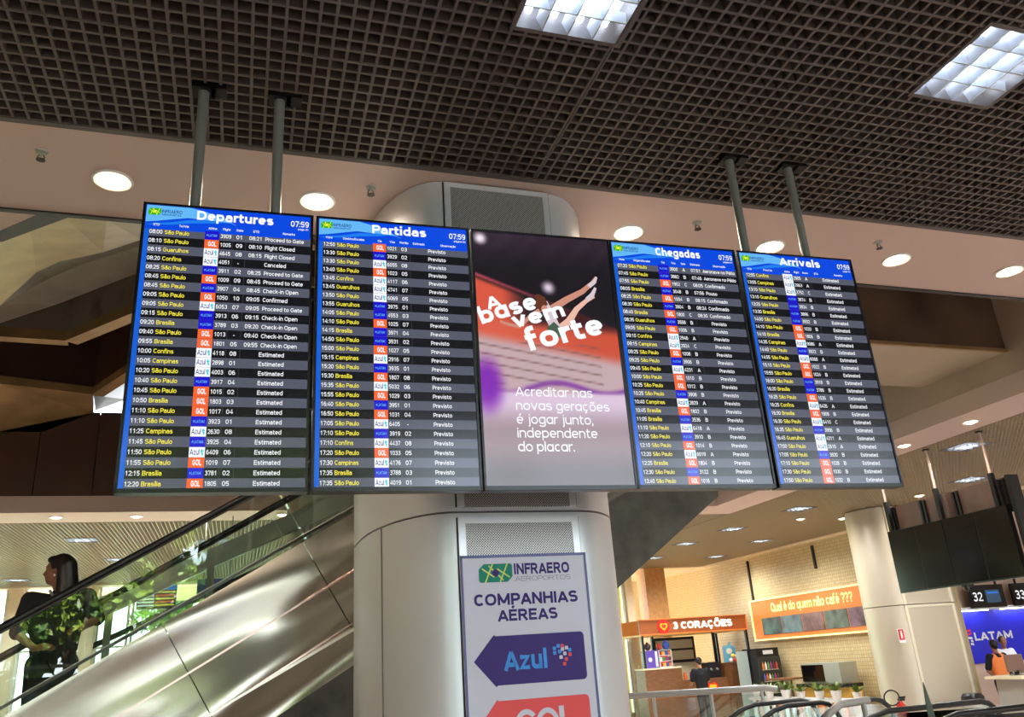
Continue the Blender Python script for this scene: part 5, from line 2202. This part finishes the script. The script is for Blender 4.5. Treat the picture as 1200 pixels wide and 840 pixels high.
def head(mb, c, yaw, s_, m, tilt=0.0):
    """skull, jaw, nose, lips, brows, ears; looks along +x before yaw"""
    M = Matrix.Rotation(yaw, 4, 'Z') @ Matrix.Rotation(tilt, 4, 'Y')

    def at_(x, y, z):
        return Vector(c) + M @ Vector((x * s_, y * s_, z * s_))
    R3 = M.to_3x3()
    mb.ell(at_(-.01, 0, .025), (.096 * s_, .076 * s_, .098 * s_), m, R3)
    mb.ell(at_(.022, 0, -.045), (.066 * s_, .060 * s_, .072 * s_), m, R3)
    mb.ell(at_(.058, 0, -.092), (.026 * s_, .028 * s_, .020 * s_), m, R3)
    mb.cap(at_(.082, 0, .012), at_(.106, 0, -.024), .009 * s_, .014 * s_, m, 8)
    mb.ell(at_(.078, 0, .030), (.018 * s_, .048 * s_, .012 * s_), m, R3)
    mb.ell(at_(.084, 0, -.052), (.014 * s_, .024 * s_, .008 * s_), m, R3)
    mb.ell(at_(.082, 0, -.068), (.014 * s_, .022 * s_, .008 * s_), m, R3)
    for sg in (-1, 1):
        mb.ell(at_(.070, sg * .030, -.012), (.018 * s_, .024 * s_, .020 * s_), m, R3)
        mb.ell(at_(-.012, sg * .078, -.010), (.020 * s_, .010 * s_, .032 * s_), m, R3)
    return at_


def hand(mb, wrist, d, up, s_, m, curl=0.6):
    """palm and five separate bent fingers; d = pointing direction, up = back of the hand"""
    d = Vector(d).normalized()
    up = Vector(up)
    up = (up - d * up.dot(d)).normalized()
    sd = d.cross(up)
    wv = Vector(wrist)
    for k in range(4):
        o = (k - 1.5) * .019 * s_
        mb.cap(wv + sd * o * .7, wv + d * .082 * s_ + sd * o, .014 * s_, .011 * s_, m, 8)
        L = (.074, .082, .077, .060)[k] * s_
        p0 = wv + d * .085 * s_ + sd * o
        p1 = p0 + (d * math.cos(curl * .6) - up * math.sin(curl * .6)) * L * .5
        p2 = p1 + (d * math.cos(curl * 1.5) - up * math.sin(curl * 1.5)) * L * .5
        mb.cap(p0, p1, .0095 * s_, .0088 * s_, m, 8)
        mb.cap(p1, p2, .0088 * s_, .0075 * s_, m, 8)
    q0 = wv + d * .025 * s_ - sd * .026 * s_
    q1 = q0 + (d * .6 - sd * .7 - up * .3).normalized() * .042 * s_
    q2 = q1 + (d * .9 - up * .3).normalized() * .034 * s_
    mb.cap(q0, q1, .013 * s_, .011 * s_, m, 8)
    mb.cap(q1, q2, .011 * s_, .008 * s_, m, 8)


def limbs(mb, chain, radii, m):
    for (a, b_), (ra, rb_) in zip(zip(chain[:-1], chain[1:]), zip(radii[:-1], radii[1:])):
        mb.cap(a, b_, ra, rb_, m)


def person(name, label, loc, h, J, skin, shirt, trousers, shoe, voxel, hair_fn, yaw, tilt=0.0, sleeve=0.55, extra=None):
    """J: joints in units of body height, x right / y back / z up from the feet"""
    t = thing(name, label, 'person', loc)
    s_ = h / 1.7
    P = {k: Vector(v) * h for k, v in J.items()}
    b = MB()
    b.cap(P['pelvis'], P['waist'], .125 * s_, .112 * s_, skin)
    b.cap(P['waist'], P['chest'], .112 * s_, .125 * s_, skin)
    b.cap(P['chest'], P['neck'], .10 * s_, .056 * s_, skin)
    b.cap(P['neck'], P['head'] - Vector((0, 0, .06 * s_)), .054 * s_, .052 * s_, skin)
    for S_ in 'LR':
        b.cap(P['chest'] + Vector((0, 0, .05 * s_)), P['sh' + S_], .085 * s_, .058 * s_, skin)
        limbs(b, [P['sh' + S_], P['el' + S_], P['wr' + S_]], [.054 * s_, .040 * s_, .028 * s_], skin)
        limbs(b, [P['hip' + S_], P['kn' + S_], P['an' + S_]], [.088 * s_, .058 * s_, .038 * s_], skin)
        b.cap(P['an' + S_] - Vector((0, 0, .03 * s_)), P['toe' + S_], .04 * s_, .03 * s_, skin)
        d = P['wr' + S_] - P['el' + S_]
        hand(b, P['wr' + S_], P.get('hd' + S_, d), P.get('hu' + S_, Vector((0, -1, .3))), s_, skin)
    at_ = head(b, P['head'], yaw, s_, skin, tilt)
    fuse(b, 'body', voxel, t)
    b = MB()
    g = 1.14
    b.cap(P['pelvis'], P['waist'], .135 * s_, .126 * s_, shirt)
    b.cap(P['waist'], P['chest'], .126 * s_, .142 * s_, shirt)
    b.cap(P['chest'], P['neck'] - Vector((0, 0, .045 * s_)), .125 * s_, .075 * s_, shirt)
    for S_ in 'LR':
        mid_ = (P['sh' + S_] + P['chest'] * 1.0) / 2
        b.cap(P['chest'] + Vector((0, 0, .05 * s_)), P['sh' + S_], .105 * s_, .076 * s_, shirt)
        b.cap(P['pelvis'].lerp(P['hip' + S_], .7), P['chest'].lerp(P['sh' + S_], .55), .10 * s_, .10 * s_, shirt)
        e = P['sh' + S_].lerp(P['el' + S_], min(1, sleeve * 1.6))
        b.cap(P['sh' + S_], e, .074 * s_, .064 * s_, shirt)
        if sleeve > .7:
            b.cap(P['el' + S_], P['wr' + S_].lerp(P['el' + S_], .1), .058 * s_, .044 * s_, shirt)
    sh = fuse(b, 'shirt', voxel, t)
    b = MB()
    for S_ in 'LR':
        b.cap(P['pelvis'].lerp(P['hip' + S_], .5), P['hip' + S_], .13 * s_, .108 * s_, trousers)
        limbs(b, [P['hip' + S_], P['kn' + S_], P['an' + S_]], [.108 * s_, .078 * s_, .062 * s_], trousers)
    fuse(b, 'trousers', voxel, t)
    for S_ in 'LR':
        b = MB()
        b.cap(P['an' + S_] - Vector((0, 0, .032 * s_)), P['toe' + S_] + Vector((0, 0, .004)), .052 * s_, .042 * s_, shoe)
        fuse(b, 'shoe', voxel, t, 2)
    b = MB()
    hair_fn(b, at_, s_)
    fuse(b, 'hair', voxel * 0.8, t, 3)
    if extra:
        extra(t, P, s_, at_)
    return t


def STAND(dx=0):
    return dict(pelvis=(0, 0, .53), waist=(0, 0, .62), chest=(0, 0, .72), neck=(0, 0, .835), head=(0, -.005, .928),
                shL=(-.112, 0, .80), shR=(.112, 0, .80), hipL=(-.052, 0, .50), hipR=(.052, 0, .50),
                knL=(-.058, -.01, .275), knR=(.058, -.01, .275), anL=(-.06, .01, .045), anR=(.06, .01, .045),
                toeL=(-.068, -.09, .022), toeR=(.068, -.09, .022))


# woman riding the escalator: turned towards us, face in profile to the left, long black hair
J = STAND()
J.update(head=(-.02, -.01, .928), shL=(-.125, .01, .795), shR=(.118, .0, .80), elL=(-.155, -.03, .645), wrL=(-.06, -.115, .57), hdL=(.9, -.35, .1), huL=(0, -.6, .6),
         elR=(.165, .06, .70), wrR=(.125, -.09, .655), hdR=(-.5, -.9, -.1), huR=(.2, 0, .9))


def long_hair(b, at_, s_):
    M_ = M_HAIR
    b.ell(at_(-.028, 0, .042), (.098 * s_, .090 * s_, .098 * s_), M_)
    b.ell(at_(.03, 0, .088), (.06 * s_, .062 * s_, .036 * s_), M_)
    b.cap(at_(-.075, .02, .03), at_(-.105, .03, -.13), .075 * s_, .075 * s_, M_)
    b.cap(at_(-.105, .03, -.13), at_(-.125, .045, -.26), .075 * s_, .055 * s_, M_)
    b.cap(at_(-.06, -.06, .02), at_(-.075, -.07, -.16), .035 * s_, .035 * s_, M_)
    b.cap(at_(-.05, .06, .02), at_(-.07, .085, -.2), .04 * s_, .045 * s_, M_)


def woman_extra(t, P, s_, at_):
    q = MB()
    q.ell(at_(-.005, .092, -.045), (.009 * s_, .009 * s_, .012 * s_), mat('pearl', (230, 224, 214), 0.2))
    q.build('earring', t, smooth=True)
    q = MB()
    c_ = P['neck'] + Vector((0, -.06 * s_, -.03 * s_))
    q.tube([c_ + Vector((-.075 * s_, .03 * s_, .03 * s_)), c_ + Vector((-.03 * s_, -.018 * s_, -.03 * s_)), c_ + Vector((0, -.03 * s_, -.06 * s_)), c_ + Vector((.03 * s_, -.018 * s_, -.03 * s_)), c_ + Vector((.075 * s_, .03 * s_, .03 * s_))], .011 * s_, mat('collar_edge', (150, 142, 140), 0.7), 8)
    q.build('collar_edging', t, smooth=True)


person('person', 'woman in black top with long dark hair riding the escalator, face turned left', (-1.27, 6.95, 1.30), 1.53, J, M_SKIN, M_DARKCLOTH, M_DARKCLOTH, M_BLACK, 0.011, long_hair, PI * 0.96, 0.0, 0.6, woman_extra)

# man at the kiosk, back to us
J = STAND()
J.update(elL=(-.15, .04, .64), wrL=(-.10, .16, .60), elR=(.155, .05, .64), wrR=(.11, .17, .62), head=(.0, .02, .93))
J['toeL'] = (-.065, .10, .022)
J['toeR'] = (.065, .10, .022)


def short_hair(b, at_, s_):
    b.ell(at_(-.022, 0, .040), (.094 * s_, .084 * s_, .094 * s_), M_HAIR)
    b.ell(at_(-.06, 0, -.015), (.045 * s_, .070 * s_, .060 * s_), M_HAIR)


person('person', 'man in black polo shirt standing at the coffee kiosk, back turned', (11.95, 21.2, 0), 1.70, J, mat('skin_tan', (176, 126, 98), 0.5), M_DARKCLOTH, mat('trouser_grey', (54, 52, 50), 0.8), M_BLACK, 0.014, short_hair, PI / 2, 0.0, 0.5)
# airport worker in the orange vest and colleague in white
J = STAND()
J.update(elL=(-.16, .03, .64), wrL=(-.10, -.02, .55), elR=(.18, .08, .68), wrR=(.20, .22, .62), head=(.02, .02, .925))
J['toeL'] = (-.065, .10, .022)
J['toeR'] = (.065, .10, .022)


def vest(t, P, s_, at_):
    b = MB()
    m = mat('vest_orange', (244, 132, 60), 0.6)
    b.cap(P['pelvis'], P['waist'], .142 * s_, .134 * s_, m)
    b.cap(P['waist'], P['chest'], .134 * s_, .15 * s_, m)
    for S_ in 'LR':
        b.cap(P['pelvis'].lerp(P['hip' + S_], .7), P['chest'].lerp(P['sh' + S_], .6), .105 * s_, .11 * s_, m)
        b.cap(P['chest'].lerp(P['sh' + S_], .6), P['neck'].lerp(P['sh' + S_], .5) - Vector((0, 0, .02)), .11 * s_, .06 * s_, m)
    v_ = fuse(b, 'safety_vest', .014, t)
    b = MB()
    for sg in (-1, 1):
        b.tube([P['chest'] + Vector((sg * .09 * s_, .158 * s_, -.14 * s_)), P['chest'] + Vector((sg * .07 * s_, .165 * s_, .0)), P['chest'] + Vector((sg * .06 * s_, .12 * s_, .1 * s_))], .012 * s_, M_WHITE, 6)
    b.build('reflective_band', v_)


person('person', 'worker in orange safety vest over black shirt seen from behind at check-in', (15.17, 14.45, 0), 1.68, J, M_SKIN, M_DARKCLOTH, mat('trouser_navy', (30, 32, 44), 0.8), M_BLACK, 0.014, short_hair, PI / 2 - .5, 0.0, 0.5, vest)
J = STAND()
J.update(elL=(-.155, -.06, .65), wrL=(-.08, -.17, .62), elR=(.155, -.05, .64), wrR=(.09, -.17, .60))
person('person', 'agent in white shirt facing the worker in the orange vest at check-in', (17.3, 16.2, 0), 1.72, J, M_SKIN, mat('shirt_white', (226, 226, 230), 0.7), mat('trouser_navy', (30, 32, 44), 0.8), M_BLACK, 0.014, short_hair, -PI / 2 - .6, 0.0, 0.9)

# ------------------------------------------------------------------ trees outside (mirrored in the escalator glass, seen through the far glazing)
def tree(x, y, h, w_, n_, label, seed):
    r = random.Random(seed)
    t = thing('tree', label, 'tree', (x, y, -0.32), 0, 'trees outside the terminal')
    b = MB()
    b.tube([(0, 0, 0), (0.1, 0, h * .3), (0, 0.1, h * .6)], [.22, .16, .08], M_BARK, 10)
    for k in range(7):
        a = k * 0.9
        b.tube([(0.05, 0, h * (.28 + .05 * k)), (math.cos(a) * w_ * .3, math.sin(a) * w_ * .3, h * (.42 + .05 * k)), (math.cos(a) * w_ * .5, math.sin(a) * w_ * .5, h * (.5 + .05 * k))], [.08, .05, .02], M_BARK, 6)
    b.build('trunk', t)
    b = MB()
    cl = [(r.uniform(-.55, .55) * w_, r.uniform(-.55, .55) * w_, h * r.uniform(.42, .98), r.uniform(.5, 1.0)) for _ in range(40)]
    for k in range(n_):
        cx, cy, cz, cr = cl[k % len(cl)]
        d = Vector((r.gauss(0, 1), r.gauss(0, 1), r.gauss(0, .8))).normalized() * cr * r.uniform(.5, 1) * w_ * .3
        q = Vector((cx, cy, cz)) + d
        u = Vector((r.gauss(0, 1), r.gauss(0, 1), r.gauss(0, 1))).normalized()
        v_ = u.cross(Vector((r.gauss(0, 1), r.gauss(0, 1), r.gauss(0, 1)))).normalized()
        L, W = r.uniform(.12, .22), r.uniform(.06, .10)
        b.poly([q - u * L, q + v_ * W, q + u * L, q - v_ * W], M_LEAF)
    b.build('foliage', t)


for k, (x, y, h, w_) in enumerate(((-11.0, -17, 8.0, 3.2), (-4.7, -15, 7.6, 3.5), (1.15, -14.8, 8.6, 3.1), (-1.3, -21.2, 9.8, 3.6))):
    tree(x, y, h, w_, (6000, 17000, 8000, 9000)[k], ['tree left of the one mirrored over the woman on the escalator', 'tree mirrored over the woman in the escalator glass', 'tree right of the one mirrored over the woman on the escalator', 'tree farther back, filling the gap between the mirrored ones'][k], k + 3)
for k, (x, y, h, w_) in enumerate(((-1.9, 32.5, 5.5, 2.2), (2.9, 33.5, 6, 2.2), (10.0, 35, 7, 2.4))):
    tree(x, y, h, w_, 3500, ['leafy tree outside the far glazing behind the distant blue screen', 'leafy tree outside the far glazing behind the silver column', 'leafy tree outside the window left of the kiosk'][k], k + 20)

# dark van parked by the kerb, mirrored low in the escalator glass
t = thing('van', 'dark parked van mirrored below the tree in the escalator glass', 'van', (-7.0, -12.6, -0.32))
b = MB()
b.prism([(0.0, 0.45), (4.6, 0.45), (4.65, 1.25), (4.05, 1.5), (3.55, 2.45), (3.3, 2.62), (0.25, 2.62), (0.0, 2.4)], 0.0, 1.9, mat('van_paint', (26, 26, 30), 0.25, 0.2), 1)
vb = b.build('body', t)
for x0, x1 in ((0.35, 1.55), (1.7, 2.7), (2.8, 3.5)):
    b = MB()
    b.prism([(x0, 1.55), (x1 + (.25 if x1 > 3 else 0), 1.55), (x1, 2.3), (x0, 2.3)], 1.9, 1.91, mat('van_window', (70, 86, 84), 0.08, 0, 0.7), 1)
    b.build('window', t)
for x in (0.95, 3.7):
    for y in (0.05, 1.85):
        b = MB()
        b.lathe([(0.30, -0.11), (0.34, -0.08), (0.34, 0.08), (0.30, 0.11)], (x, y, 0.36), M_RUBBER, 20, axis=1)
        b.build('wheel', t, smooth=True)
